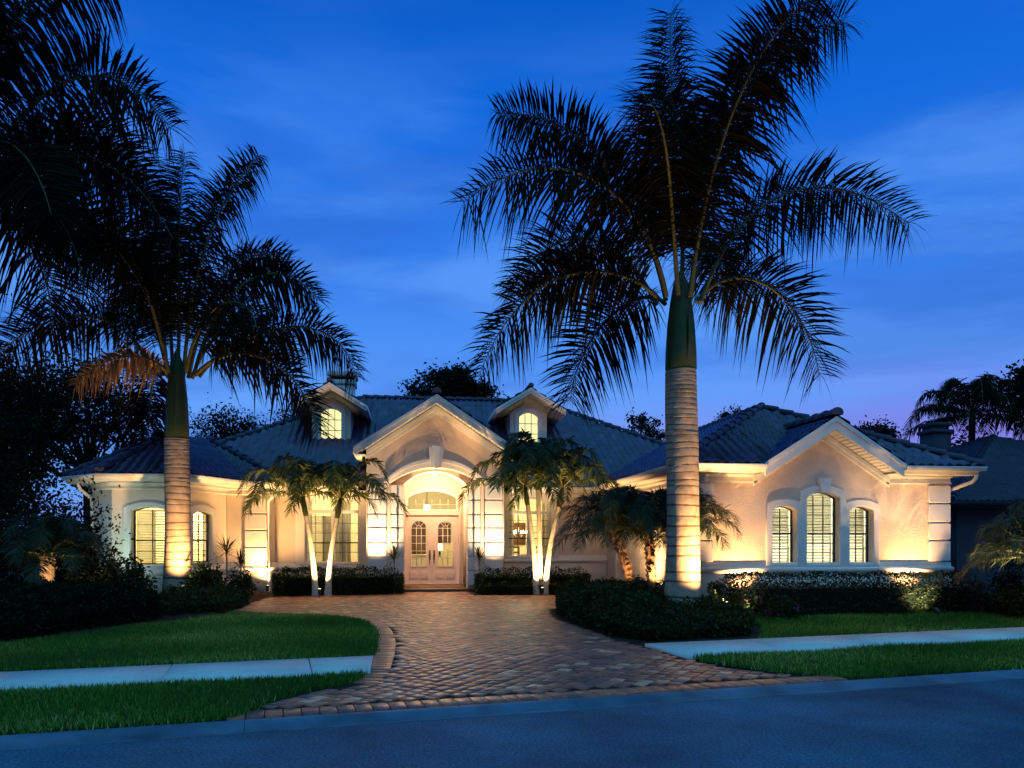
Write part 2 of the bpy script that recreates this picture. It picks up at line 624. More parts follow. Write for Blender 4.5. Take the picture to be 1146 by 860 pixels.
# ground sheet (soil) under everything, out to the horizon
gx = np.unique(np.concatenate([np.linspace(-400, -24, 12), np.linspace(-24, 30, 109), np.linspace(30, 400, 12)]))
gy = np.unique(np.concatenate([np.linspace(-400, -6, 10), np.linspace(-6, 44, 101), np.linspace(44, 600, 12)]))
GX, GY = np.meshgrid(gx, gy)
GZ = terr(GX, GY) - 0.035
mb = MB()
idx = np.arange(GX.size).reshape(GX.shape)
mb.add(np.stack([GX, GY, GZ], -1).reshape(-1, 3),
       np.stack([idx[:-1, :-1], idx[:-1, 1:], idx[1:, 1:], idx[1:, :-1]], -1).reshape(-1, 4))
tag(mb.build('ground', M['soil'], smooth=True), kind='structure')

# road sheet and rolled curb
mb = MB()
U = np.linspace(-120, 120, 49)
V = []
for u in U:
    for s in (-7.5, -0.001):
        p = road(u, s)
        V.append((p[0], p[1], 0.0))
mb.add(V, [(2 * i, 2 * i + 2, 2 * i + 3, 2 * i + 1) for i in range(48)])
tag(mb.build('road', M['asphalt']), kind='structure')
mb = MB()
cuts = np.arange(-60, 60.1, 3.05) + 0.75
prof = [(0.0, -0.02), (0.0, 0.007), (-0.05, 0.004), (-0.10, -0.012), (-0.14, -0.010), (-0.22, 0.018), (-0.28, 0.034), (-0.34, 0.040), (-0.375, 0.034), (-0.375, -0.05)]
for a_, b_ in zip(cuts[:-1], cuts[1:]):
    p0, p1 = road(a_ + 0.0025, 0), road(b_ - 0.0025, 0)
    sweep(mb, [tuple(p0), tuple(p1)], prof)
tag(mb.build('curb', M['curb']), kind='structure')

# driveway outline
left_edge = smoothpoly([(-1.52, 7.0), (-1.40, 7.5), (-1.10, 7.95), (-0.52, 8.30), (-0.46, 9.83), (-0.47, 11.4), (-0.60, 12.9),
                        (-0.86, 14.0), (-1.5, 14.75), (-3.6, 15.5)], 2)
right_edge = smoothpoly([(2.95, 15.6), (2.72, 14.4), (2.77, 13.08), (2.97, 11.42), (3.22, 10.2), (3.50, 9.15), (4.29, 8.42), (4.99, 8.11)], 2)
DRIVE = ([tuple(road(1.55, 0.39))] + left_edge + [(-3.5, 18.9), (-3.3, 19.6), (-0.15, 20.15), (-0.2, 20.7), (1.6, 20.7), (1.62, 19.4),
         (4.4, 19.1), (5.75, 19.4), (5.75, 16.0), (3.4, 16.0)] + right_edge + [tuple(road(8.25, 0.39))])
mb = MB()
mb.add([(x, y, float(terr(x, y)) - 0.012) for x, y in DRIVE], [tuple(range(len(DRIVE)))])
base_me = mb.mesh('driveway_base')
bmx = bmesh.new()
bmx.from_mesh(base_me)
bmesh.ops.triangulate(bmx, faces=bmx.faces[:])
bmx.to_mesh(base_me)
bmx.free()
jointm = material('joint_sand', (0.035, 0.028, 0.023), 0.95, 0.1, var=0.2, nscale=20)
drive = tag(put('driveway', base_me, jointm), kind='structure')

pav = MB()


def paver(c, ux, hx, hy, a):
    """one bevelled paving stone, ux its direction"""
    ux = np.asarray(ux)
    uy = np.array([-ux[1], ux[0]])
    z = float(terr(c[0], c[1]))
    tx, ty = RNG.normal(0, 0.0035, 2)
    h = RNG.normal(0, 0.0012)
    V = []
    for ins, dz in ((0.0, -0.02), (0.0, -0.003), (0.004, 0.0)):
        for sx, sy in ((-1, -1), (1, -1), (1, 1), (-1, 1)):
            lx, ly = sx * (hx - ins), sy * (hy - ins)
            q = np.asarray(c) + ux * lx + uy * ly
            V.append((q[0], q[1], z + dz + h + lx * tx + ly * ty))
    F = [(8, 9, 10, 11)]
    for k in (0, 4):
        for j in range(4):
            F.append((k + j, k + (j + 1) % 4, k + 4 + (j + 1) % 4, k + 4 + j))
    pav.add(V, F, a)


ang = math.atan2(RE[1], RE[0]) + R(40)
ca, sa = np.array([math.cos(ang), math.sin(ang)]), np.array([-math.sin(ang), math.cos(ang)])
rowh = 0.145
inner = []
for r_ in range(-150, 150):
    x = -24 + RNG.uniform(0, 0.3)
    while x < 24:
        w = random.choice((0.0725, 0.145, 0.145, 0.145, 0.2175))
        c = np.array([1.0, 13.5]) + ca * (x + w / 2) + sa * (r_ * rowh)
        inner.append((c, w))
        x += w
cc = np.array([c for c, _ in inner])
ok = inpoly(cc[:, 0], cc[:, 1], DRIVE) & (edist(cc[:, 0], cc[:, 1], DRIVE) > 0.08)
# soldier courses hug the left edge and the curb
ed_l = np.asarray(left_edge)
dl = np.min(np.hypot(cc[:, None, 0] - ed_l[None, :, 0], cc[:, None, 1] - ed_l[None, :, 1]), axis=1)
ok &= ~((dl < 0.30) & (cc[:, 1] > 8.3)) & (sdist(cc[:, 0], cc[:, 1]) > 0.72)
for k in np.nonzero(ok)[0]:
    c, w = inner[k]
    t = RNG.uniform()
    if w == 0.145 and t < 0.17:
        a = RNG.uniform(0.9, 1.0)
    else:
        a = RNG.uniform(0, 0.86)
    paver(c, ca, w / 2 - 0.0032, rowh / 2 - 0.0032, a)


def soldier(line, off, ln, w, a0, a1):
    P = np.asarray(line)
    seg = np.hypot(*np.diff(P, axis=0).T)
    L = np.concatenate([[0], np.cumsum(seg)])
    for q in np.arange(w / 2, L[-1], w):
        x, y = np.interp(q, L, P[:, 0]), np.interp(q, L, P[:, 1])
        x2, y2 = np.interp(q + 0.02, L, P[:, 0]), np.interp(q + 0.02, L, P[:, 1])
        t = np.array([x2 - x, y2 - y])
        if np.linalg.norm(t) < 1e-6:
            continue
        t /= np.linalg.norm(t)
        nn = np.array([t[1], -t[0]])
        paver(np.array([x, y]) + nn * (off + ln / 2), nn, ln / 2 - 0.004, w / 2 - 0.005, RNG.uniform(a0, a1))


soldier([p for p in left_edge if p[1] > 8.28], 0.0, 0.26, 0.13, 0.2, 0.5)
soldier([tuple(road(u, 0.395)) for u in np.linspace(8.15, 1.6, 40)], 0.0, 0.28, 0.16, 0.0, 0.85)
pv = put('paver_field', pav.mesh('paver_field'), M['paver'])
pv.parent = drive

# pavement left and right of the driveway
ST, SB = 3.06, 1.98


def slab(name, u0, u1, ends0, ends1):
    mb = MB()
    js = [u0] + [u for u in np.arange(-40, 60, 1.55) + 0.55 if u0 + 0.2 < u < u1 - 0.2] + [u1]
    for a_, b_ in zip(js[:-1], js[1:]):
        V = []
        for u, s in ((a_ + (0.008 if a_ != u0 else 0), SB), (b_ - (0.008 if b_ != u1 else 0), SB),
                     (b_ - (0.008 if b_ != u1 else 0), ST), (a_ + (0.008 if a_ != u0 else 0), ST)):
            uu = u
            if a_ == u0 and u < a_ + 0.1:
                uu = ends0[0] if s == SB else ends0[1]
            if b_ == u1 and u > b_ - 0.1:
                uu = ends1[0] if s == SB else ends1[1]
            p = road(uu, s)
            V.append((p[0], p[1], float(terr(*p)) + 0.012))
        V += [(x, y, z - 0.08) for x, y, z in V]
        mb.add(V, [(0, 1, 2, 3), (4, 7, 6, 5), (0, 4, 5, 1), (1, 5, 6, 2), (2, 6, 7, 3), (3, 7, 4, 0)])
    return tag(mb.build(name, M['walk']), kind='structure')


slab('sidewalk', -40, 3.17, (-40, -40), (3.02, 3.19))
slab('sidewalk', 6.90, 60, (7.05, 6.98), (60, 60))

# lawns
BED_EDGE = [(-3.55, 15.5), (-3.35, 14.9), (-4.1, 13.85), (-4.9, 12.6), (-5.3, 11.6), (-6.4, 10.7), (-12, 9.6)]
LAWN_L = [tuple(road(-9, ST + 0.02)), tuple(road(3.16, ST + 0.02))] + [p for p in left_edge if p[1] > 9.9] + smoothpoly(BED_EDGE, 2)
VERGE_L = [tuple(road(-9, 0.42)), tuple(road(1.52, 0.42))] + [p for p in left_edge if p[1] < 8.36][1:] + [tuple(road(2.98, SB - 0.02)), tuple(road(-9, SB - 0.02))]
VERGE_R = [tuple(road(8.35, 0.42)), tuple(road(22, 0.42)), tuple(road(22, SB - 0.02)), tuple(road(7.12, SB - 0.02)), (3.62, 9.12), (4.32, 8.46)]
LAWN_R = [tuple(road(8.9, ST + 0.02)), tuple(road(22, ST + 0.02)), tuple(road(22, 6.5)), (11.5, 14.1), (6.2, 14.0), (5.9, 12.3)]


def grass_patch(poly, dens, hmin=0.045, hmax=0.10):
    x, y = scatter(poly, area(poly) * dens)
    n = len(x)
    x = x + RNG.normal(0, 0.022, n)
    y = y + RNG.normal(0, 0.022, n)
    patch = 0.5 + 0.25 * np.sin(x * 1.7 + 0.8 * np.sin(y * 1.1)) + 0.25 * np.sin(y * 2.3 + 1.3 * np.sin(x * 0.9))
    z = terr(x, y) - 0.012
    h = RNG.uniform(hmin, hmax, n) * (0.75 + 0.5 * np.sin(x * 2.1 + y * 1.3) * np.sin(y * 2.7 - x) * 0.5 + 0.12)
    w = RNG.uniform(0.004, 0.009, n)
    a = RNG.uniform(0, 2 * math.pi, n)
    l = RNG.uniform(0.1, 0.75, n) * h
    b = RNG.uniform(0, 2 * math.pi, n)
    p = np.stack([x, y, z], -1)
    d = np.stack([np.cos(a) * w, np.sin(a) * w, 0 * w], -1)
    t = p + np.stack([np.cos(b) * l, np.sin(b) * l, h], -1)
    v = np.stack([p - d, p + d, t], 1).reshape(-1, 3)
    f = np.arange(3 * n).reshape(-1, 3)
    mb = MB()
    mb.add(v, f, np.clip(RNG.uniform(0, 1, n) ** 1.3 * (0.45 + 0.85 * patch) + (RNG.uniform(0, 1, n) > 0.98) * 0.6, 0, 1))
    return mb


turf = material('turf', (0.006, 0.022, 0.005), 0.9, 0.1, var=0.4, nscale=8, bump=0.5, bscale=60, bdist=0.02)
for poly, dens in ((LAWN_L, 4200), (VERGE_L, 5400), (VERGE_R, 3600), (LAWN_R, 2200)):
    mb = MB()
    mb.add([(x, y, float(terr(x, y)) - 0.018) for x, y in poly], [tuple(range(len(poly)))])
    me = mb.mesh('lawn')
    bmx = bmesh.new()
    bmx.from_mesh(me)
    bmesh.ops.triangulate(bmx, faces=bmx.faces[:])
    bmx.to_mesh(me)
    bmx.free()
    tag(put('lawn', me, turf), kind='structure')
    tag(grass_patch(poly, dens).build('grass', M['grass']), 'short green grass blades growing on a lawn patch', 'grass', kind='stuff')


# ================================================================== the house
HOUSE = empty('house', (2.0, 22.0, 0.21))
tag(HOUSE, 'single-storey cream stucco house with dark tiled hip roof, arched entry gable and lit windows', 'house')
FLOOR = 0.28
PITCH = 0.55
EZ = 3.137                      # height of the roof's drip edge
F_WING = Frame(0, 15.2)
F_FLAT = Frame(0, 21.2)
F_WIN = Frame(0, 22.4)
F_BAY = Frame(0, 19.2)
F_DOOR = Frame(0, 23.4)
F_BAYR = Frame(-5.62, 19.2, 0.77, 1.7)
LBAYR = math.hypot(0.77, 1.7)
F_BAYL = Frame(-7.9, 20.3, 0.9, -1.1)
LBAYL = math.hypot(0.9, 1.1)
GZ0 = 0.05                      # walls start below the ground


def rect(x0, x1, z0, z1):
    return [(x0, z0), (x1, z0), (x1, z1), (x0, z1)]


def bevel(o, w=0.008):
    b = o.modifiers.new('bevel', 'BEVEL')
    b.width = w
    b.segments = 1
    b.limit_method = 'ANGLE'
    return o


# openings: (frame, x0, x1, z0, spring z, rise)
O_WC = (8.22, 8.97, 1.09, 2.50, 0.12)
O_WL = (7.46, 8.01, 1.09, 2.23, 0.09)
O_WR = (9.18, 9.73, 1.09, 2.23, 0.09)
O_EL = (-2.99, -1.47, 0.93, 2.70, 0.17)
O_ER = (2.81, 4.12, 1.10, 2.70, 0.17)
O_BF = (-6.56, -5.72, 1.02, 2.30, 0.10)
O_BR = (0.64, 1.34, 1.05, 2.24, 0.09)

# outer walls
plate('wall', F_WING, [(5.8, GZ0), (11.48, GZ0), (11.48, 3.03), (9.95, 3.03), (8.57, 3.92), (7.19, 3.03), (5.8, 3.03)],
      [arch(*O_WL), arch(*O_WC), arch(*O_WR)], -0.25, 0, M['stucco'], HOUSE)
plate('wall', Frame(5.8, 22.4, 0, -1), rect(0.003, 6.95, GZ0, 3.03), [rect(1.15, 6.0, 0.02, 2.32)], -0.2, 0, M['stucco'], HOUSE)
plate('wall', Frame(11.48, 15.45, 0, 1), rect(0, 17, GZ0, 3.03), [], -0.2, 0, M['stucco'], HOUSE)
plate('wall', F_WIN, rect(2.56, 5.8, GZ0, 3.03), [arch(*O_ER)], -0.25, 0, M['smooth'], HOUSE)
plate('wall', F_WIN, rect(-3.81, -1.2, GZ0, 3.03), [arch(*O_EL)], -0.25, 0, M['smooth'], HOUSE)
plate('wall', F_FLAT, [(-1.2, GZ0), (2.56, GZ0), (2.56, 4.06), (0.68, 5.31), (-1.2, 4.06)],
      [arch(-0.55, 1.91, 0.06, 3.17, 0.42)], -0.25, 0, M['stucco'], HOUSE)
plate('wall', Frame(0, 21.60), rect(-1.0, 2.36, GZ0, 3.86), [arch(-0.20, 1.56, 0.06, 3.17, 0.36)], -0.15, 0, M['smooth'], HOUSE)
plate('wall', Frame(-1.2, 26, 0, -1), rect(0, 4.54, GZ0, 3.95), [], -0.2, 0, M['smooth'], HOUSE)
plate('wall', Frame(2.56, 21.46, 0, 1), rect(0, 4.54, GZ0, 3.95), [], -0.2, 0, M['smooth'], HOUSE)
plate('wall', Frame(-3.81, 21.42, 0, 1), rect(0, 0.97, GZ0, 3.03), [], -0.2, 0, M['smooth'], HOUSE)
plate('wall', F_FLAT, rect(-4.85, -3.81, GZ0, 3.03), [], -0.2, 0, M['smooth'], HOUSE)
plate('wall', Frame(-4.85, 20.89, 0, 1), rect(0, 0.28, GZ0, 3.03), [], -0.2, 0, M['smooth'], HOUSE)
plate('wall', F_BAYR, rect(0.05, LBAYR, GZ0, 3.03), [arch(*O_BR)], -0.2, 0, M['smooth'], HOUSE)
plate('wall', F_BAY, rect(-7.0, -5.62, GZ0, 3.03), [arch(*O_BF)], -0.2, 0, M['smooth'], HOUSE)
plate('wall', F_BAYL, rect(0, LBAYL - 0.05, GZ0, 3.03), [], -0.2, 0, M['smooth'], HOUSE)
plate('wall', Frame(-7.9, 33, 0, -1), rect(0, 12.65, GZ0, 3.03), [], -0.2, 0, M['smooth'], HOUSE)
plate('wall', Frame(11.4, 33.0, -1, 0), rect(0, 19.2, GZ0, 3.03), [], -0.2, 0, M['smooth'], HOUSE)

# entry porch: side walls, vaulted ceiling, the wall with the door
mb = MB()
mb.box(-0.38, -0.2, 21.755, 23.45, 0.1, 3.17)
mb.box(1.56, 1.74, 21.755, 23.45, 0.1, 3.17)
ceil = arch(-0.20, 1.56, 0, 3.19, 0.40, 16)[2:]
ceil2 = arch(-0.36, 1.72, 0, 3.19, 0.50, 16)[2:]
n = len(ceil)
V = []
for y in (21.755, 23.45):
    V += [(x, y, z) for x, z in ceil]
mb.add(V, [(i, i + 1, n + i + 1, n + i) for i in range(n - 1)])
V = []
for y in (21.755, 23.45):
    V += [(x, y, z) for x, z in ceil2]
mb.add(V, [(i + 1, i, n + i, n + i + 1) for i in range(n - 1)])
mb.build('porch', M['smooth'], HOUSE)
plate('wall', F_DOOR, arch(-0.26, 1.62, 0.10, 3.17, 0.45), [rect(-0.17, 1.43, FLOOR, 2.37), arch(-0.13, 1.39, 2.49, 2.90, 0.22)],
      -0.15, 0, M['smooth'], HOUSE)
mb = MB()
mb.box(-0.53, 1.89, 20.92, 21.29, 0.12, FLOOR)
mb.box(-0.196, 1.556, 21.29, 23.55, 0.12, FLOOR)
bevel(mb.build('doorstep', M['wood'], HOUSE))
# porch surround: stepped pilasters, arch band, keystone
A_IN = arch(-0.20, 1.56, 0.06, 3.17, 0.43, 20)
def arc_band(x0, x1, zs, rise, X0, X1, ZS, RISE, d0, d1, bev):
    """curved band between an inner and an outer segmental arch"""
    outer = arch(X0, X1, 0, ZS, RISE, 20)[2:]
    inner_ = arch(x0, x1, 0, zs, rise, 20)[2:]
    plate('arch_band', F_FLAT, outer + inner_[::-1], [], d0, d1, M['trim'], HOUSE, bev)


arc_band(-0.55, 1.91, 3.17, 0.42, -0.68, 2.04, 3.17, 0.62, 0.0, 0.14, 0.01)
arc_band(-0.64, 2.00, 3.172, 0.56, -0.74, 2.10, 3.172, 0.66, 0.0, 0.19, 0.01)
plate('keystone', F_FLAT, [(0.54, 3.58), (0.82, 3.58), (0.89, 4.14), (0.47, 4.14)], [], 0.0, 0.23, M['trim'], HOUSE, 0.012)
plate('keystone', F_FLAT, [(0.61, 3.56), (0.75, 3.56), (0.80, 4.17), (0.56, 4.17)], [], 0.225, 0.27, M['trim'], HOUSE, 0.01)
# the reveal under the arch, from the face back to the inner arch
mb = MB()
for (xa, xb) in ((-0.75, -0.553), (1.913, 2.11)):
    mb.box(xa, xb, 21.46, 21.595, 0.1, 3.2)
rv = arch(-0.553, 1.913, 0, 3.17, 0.42, 16)[2:]
V = []
for y in (21.452, 21.598):
    V += [(x, y, z) for x, z in rv]
mb.add(V, [(i, i + 1, len(rv) + i + 1, len(rv) + i) for i in range(len(rv) - 1)])
mb.build('porch', M['smooth'], HOUSE)


def stack(fr, x0, x1, zs, d0, d1, name='quoin', rad=0.03, gap=0.03):
    mb_objs = []
    for z0, z1 in zip(zs[:-1], zs[1:]):
        z0g, z1g = z0 + gap / 2, z1 - gap / 2
        pts = []
        for cx, cz, a0 in ((x1 - rad, z0g + rad, -90), (x1 - rad, z1g - rad, 0), (x0 + rad, z1g - rad, 90), (x0 + rad, z0g + rad, 180)):
            for k in range(4):
                a = R(a0 + 30 * k)
                pts.append((cx + rad * math.cos(a), cz + rad * math.sin(a)))
        mb_objs.append(plate(name, fr, pts, [], d0, d1, M['trim'], HOUSE, 0.012))
    return mb_objs


ZQ = [0.34, 0.75, 1.15, 1.54, 1.95, 2.32, 2.72, 3.14]
ZP = [0.34, 0.75, 1.15, 1.54, 1.95, 2.32, 2.72, 3.13]
for x0, x1 in ((-0.545, -0.375), (1.735, 1.905)):
    stack(F_FLAT, x0, x1, ZP, -0.37, -0.02, 'pilaster_block')
for x0, x1 in ((-0.37, -0.19), (1.55, 1.73)):
    stack(F_FLAT, x0, x1, ZP, -0.37, -0.10, 'pilaster_block')
for xa, xb in ((-0.55, -0.2), (1.56, 1.91)):
    mb = MB()
    mb.box(xa + 0.015, xb - 0.015, 21.335, 21.59, 0.1, 3.12)
    mb.build('porch_pier', M['smooth'], HOUSE)
for x0, x1 in ((-1.16, -0.66), (2.02, 2.52)):
    stack(F_FLAT, x0, x1, ZQ, 0.0, 0.07)
stack(F_FLAT, -4.38, -3.815, [0.90, 1.42, 1.87, 2.31, 2.72], 0.0, 0.06)
stack(F_WING, 11.0, 11.50, [1.14, 1.60, 1.98, 2.39, 2.79], 0.0, 0.06)
stack(F_WING, 5.78, 6.17, [1.14, 1.60, 1.98, 2.39, 2.79], 0.0, 0.06)
# plinth, ledge and frieze mouldings, one run at a time
def moulding(name, path, prof, mat='trim'):
    mb = MB()
    sweep(mb, path, prof)
    return mb.build(name, M[mat], HOUSE)


def ledge(path, z):
    moulding('ledge', path, [(-0.02, z - 0.11), (0.055, z - 0.11), (0.085, z - 0.08), (0.085, z - 0.01), (0.06, z + 0.005), (0.04, z + 0.015), (0.035, z + 0.10), (-0.02, z + 0.11)])
    moulding('plinth', path, [(-0.02, GZ0), (0.05, GZ0), (0.05, z - 0.113), (-0.02, z - 0.113)], 'smooth')


BAYPATH = [(-7.9, 30), (-7.9, 20.3), (-7.0, 19.2), (-5.62, 19.2), (-4.85, 20.9), (-4.85, 21.2), (-3.81, 21.2), (-3.81, 22.35)]
ledge([(5.8, 16.34), (5.8, 15.2), (11.48, 15.2), (11.48, 20)], 1.03)
ledge([(2.58, 22.4), (5.78, 22.4)], 1.05)
ledge([(-3.79, 22.4), (-1.22, 22.4)], 0.87)
ledge(BAYPATH, 0.88)
FP = [(-0.02, 2.80), (0.045, 2.80), (0.045, 2.84), (0.03, 2.85), (0.03, 2.93), (0.06, 2.95), (0.06, 2.985), (-0.02, 2.985)]
for path in ([(5.8, 22.38), (5.8, 15.2), (7.12, 15.2)], [(10.02, 15.2), (11.48, 15.2), (11.48, 24)], [(2.6, 22.4), (5.75, 22.4)],
             [(-3.75, 22.4), (-1.25, 22.4)], BAYPATH):
    moulding('frieze', path, FP)


def rake_band(fr, xl, xr, zb, xa, za, w, d0, d1, name, mat, bev=0.006):
    """inverted V board: lower line from (xl,zb) over the apex (xa,za) to (xr,zb), w is its height"""
    return plate(name, fr, [(xl, zb), (xa, za), (xr, zb), (xr, zb + w), (xa, za + w), (xl, zb + w)], [], d0, d1, mat, HOUSE, bev)


rake_band(F_WING, 7.05, 10.09, 2.74, 8.57, 3.71, 0.09, 0.0, 0.045, 'frieze', M['trim'])
rake_band(F_WING, 7.05, 10.09, 2.83, 8.57, 3.80, 0.10, 0.0, 0.065, 'frieze', M['trim'])
rake_band(F_FLAT, -1.2, 2.56, 3.82, 0.68, 5.07, 0.10, 0.0, 0.045, 'frieze', M['trim'])
rake_band(F_FLAT, -1.2, 2.56, 3.92, 0.68, 5.17, 0.13, 0.0, 0.075, 'frieze', M['trim'])


# ------------------------------------------------------------------ roofs
def clip(poly, a, b, c):
    """keep a*x + b*y + c >= 0"""
    out = []
    n = len(poly)
    for i in range(n):
        p, q = poly[i], poly[(i + 1) % n]
        fp, fq = a * p[0] + b * p[1] + c, a * q[0] + b * q[1] + c
        if fp >= 0:
            out.append(p)
        if (fp >= 0) != (fq >= 0):
            t = fp / (fp - fq)
            out.append((p[0] + t * (q[0] - p[0]), p[1] + t * (q[1] - p[1])))
    return out


TW, TC = 0.21, 0.36


def tile_plane(poly, nx, ny, d, z0, pitch, name='roof', mat=None, parent=None, coarse=1):
    """tiled slope over a plan polygon: height z0 + pitch*(nx*x+ny*y-d); (nx,ny) points up the slope"""
    if len(poly) < 3:
        return None
    ex = np.array([-ny, nx])                 # along the eave
    P = np.asarray(poly)
    uu = P @ ex
    vv = P @ np.array([nx, ny]) - d
    k = 1 / math.sqrt(1 + pitch * pitch)
    us = np.arange(math.floor(uu.min() / TW) * TW, uu.max() + TW, TW / (8 // coarse))
    lo, hi = vv.min() - 0.001, vv.max()
    vs, hs = [], []
    cr = TC * k
    q = math.floor(lo / cr) * cr
    while q < hi + cr:
        vs += [q, q + 0.012 * k]
        hs += [0.0, 0.046]
        q += cr
    vs, hs = np.array(vs), np.array(hs)
    # height falls linearly from the butt to the head of each tile
    ph = (us / TW) % 1.0
    prof = np.where(ph < 0.6, 0.030 * np.sin(np.pi * ph / 0.6), -0.010 * np.sin(np.pi * (ph - 0.6) / 0.4))
    Ug, Vg = np.meshgrid(us, vs)
    Hg = hs[:, None] + prof[None, :]
    # small irregularities, tile by tile
    ti = np.floor(us / TW).astype(int) % 97
    tj = (np.arange(len(vs)) // 2) % 89
    jit = RNG.normal(0, 0.0035, (89, 97))
    Hg = Hg + jit[tj][:, ti]
    X = Ug * ex[0] + (Vg + d) * nx
    Y = Ug * ex[1] + (Vg + d) * ny
    Z = z0 + pitch * Vg + Hg / k
    idx = np.arange(X.size).reshape(X.shape)
    mb = MB()
    mb.add(np.stack([X, Y, Z], -1).reshape(-1, 3), np.stack([idx[:-1, :-1], idx[:-1, 1:], idx[1:, 1:], idx[1:, :-1]], -1).reshape(-1, 4),
           RNG.uniform(0, 1, (89, 97))[tj[:-1]][:, ti[:-1]].ravel())
    me = mb.mesh(name)
    bm = bmesh.new()
    bm.from_mesh(me)
    cx, cy = P.mean(0)
    n = len(poly)
    for i in range(n):
        a, b = P[i], P[(i + 1) % n]
        e = b - a
        l = np.hypot(*e)
        if l < 1e-6:
            continue
        nn = np.array([e[1], -e[0]]) / l
        if (np.array([cx, cy]) - a) @ nn > 0:
            nn = -nn
        bmesh.ops.bisect_plane(bm, geom=bm.verts[:] + bm.edges[:] + bm.faces[:], plane_co=(a[0], a[1], 0), plane_no=(nn[0], nn[1], 0), clear_outer=True)
    bm.to_mesh(me)
    bm.free()
    if len(me.polygons) == 0:
        return None
    return put(name, me, mat or M['tile'], parent or HOUSE)


def cap_line(mb, p0, p1, r=0.072):
    if mb is None:
        mb = MB()
        cap_line(mb, p0, p1, r)
        return mb.build('ridge_cap', M['cap'], HOUSE)
    """overlapping half-round ridge tiles from p0 to p1 (p0 the lower end)"""
    p0, p1 = np.asarray(p0, float), np.asarray(p1, float)
    L = np.linalg.norm(p1 - p0)
    t = (p1 - p0) / L
    s = np.cross(t, [0, 0, 1])
    s /= np.linalg.norm(s)
    u = np.cross(s, t)
    n = max(1, int(L / 0.36))
    an = np.linspace(-0.35, math.pi + 0.35, 9)
    for i in range(n):
        a0, a1 = L * i / n - 0.03, L * (i + 1) / n
        V = []
        for a_, rr, up in ((a0, r * 1.12, 0.02), (a1, r * 0.92, -0.005)):
            c = p0 + t * a_ + u * (up + RNG.normal(0, 0.002))
            for q in an:
                V.append(c + s * math.cos(q) * rr * 1.15 + u * math.sin(q) * rr)
        F = [(j, j + 1, 10 + j - 0, 9 + j) for j in range(8)]
        F = [(j + 1, j, 9 + j, 9 + j + 1) for j in range(8)]
        mb.add(V, F)
        mb.add(V[:9], [tuple(range(9))])


def hip(planes, box, keep=(), only=None):
    """lowest of several slopes; planes: (nx, ny, d) with z = EZ + PITCH*(n.p - d)"""
    for i, (nx, ny, d) in enumerate(planes):
        if only is not None and i not in only:
            continue
        poly = box[:]
        poly = clip(poly, nx, ny, -d)
        for j, (mx, my, e) in enumerate(planes):
            if j != i and len(poly) > 2:
                poly = clip(poly, mx - nx, my - ny, d - e)
        for (a, b, c) in keep:
            if len(poly) > 2:
                poly = clip(poly, a, b, c)
        if len(poly) > 2:
            tile_plane(poly, nx, ny, d, EZ, PITCH)


BOX = [(-60, -60), (60, -60), (60, 60), (-60, 60)]
# main roof: front slope carries the detail, hips left and right, plain rear
MX0, MX1, MY0, MY1 = -8.3, 11.3, 21.8, 35.0
YR = 28.4
MAINP = [(0, 1, MY0), (1, 0, MX0), (-1, 0, -MX1), (0, -1, -MY1)]
hip(MAINP, BOX, only=(1, 2, 3))
hip(MAINP, BOX, keep=[(-1, 0, -1.25)], only=(0,))
hip(MAINP, BOX, keep=[(1, 0, -2.61)], only=(0,))
hip(MAINP, BOX, keep=[(1, 0, 1.25), (-1, 0, 2.61), (0, 1, -23.75)], only=(0,))
ZR = EZ + PITCH * (YR - MY0)
# right wing
WX0, WX1, WY0 = 5.22, 11.82, 14.6
PITCH = 0.515
WINGP = [(0, 1, WY0), (1, 0, WX0), (-1, 0, -WX1)]
hip(WINGP, BOX, keep=[(0, -1, 27.0)], only=(1, 2))
gx0, gx1, gxa, gk = 7.06, 10.08, 8.57, 0.64 / PITCH
# the front slope stops where the gable's slopes rise through it
hip(WINGP, BOX, keep=[(-1, 0, gxa), (-gk, 1, gk * gx0 - WY0)], only=(0,))
hip(WINGP, BOX, keep=[(1, 0, -gxa), (gk, 1, -gk * gx1 - WY0)], only=(0,))
ZW = EZ + PITCH * (WX1 - WX0) / 2
PITCH = 0.55
WXM = (WX0 + WX1) / 2
# left wing with its canted bay
LX0, LX1 = -8.3, -3.3
hip([(1, 0, LX0), (-1, 0, -LX1), (0, 1, 20.6)], BOX, keep=[(0, -1, 27.0)])
cdn = np.array([-2.0, 0.9]) / math.hypot(2.0, 0.9)
abn = np.array([1.15, 1.17]) / math.hypot(1.15, 1.17)
BAYP = [(0, 1, 18.6), (cdn[0], cdn[1], float(cdn @ np.array([-5.1, 18.6]))), (abn[0], abn[1], float(abn @ np.array([-7.06, 18.6]))), (1, 0, LX0)]
hip(BAYP, BOX, keep=[(0, -1, 23.4), (-1, 0, -4.3)])
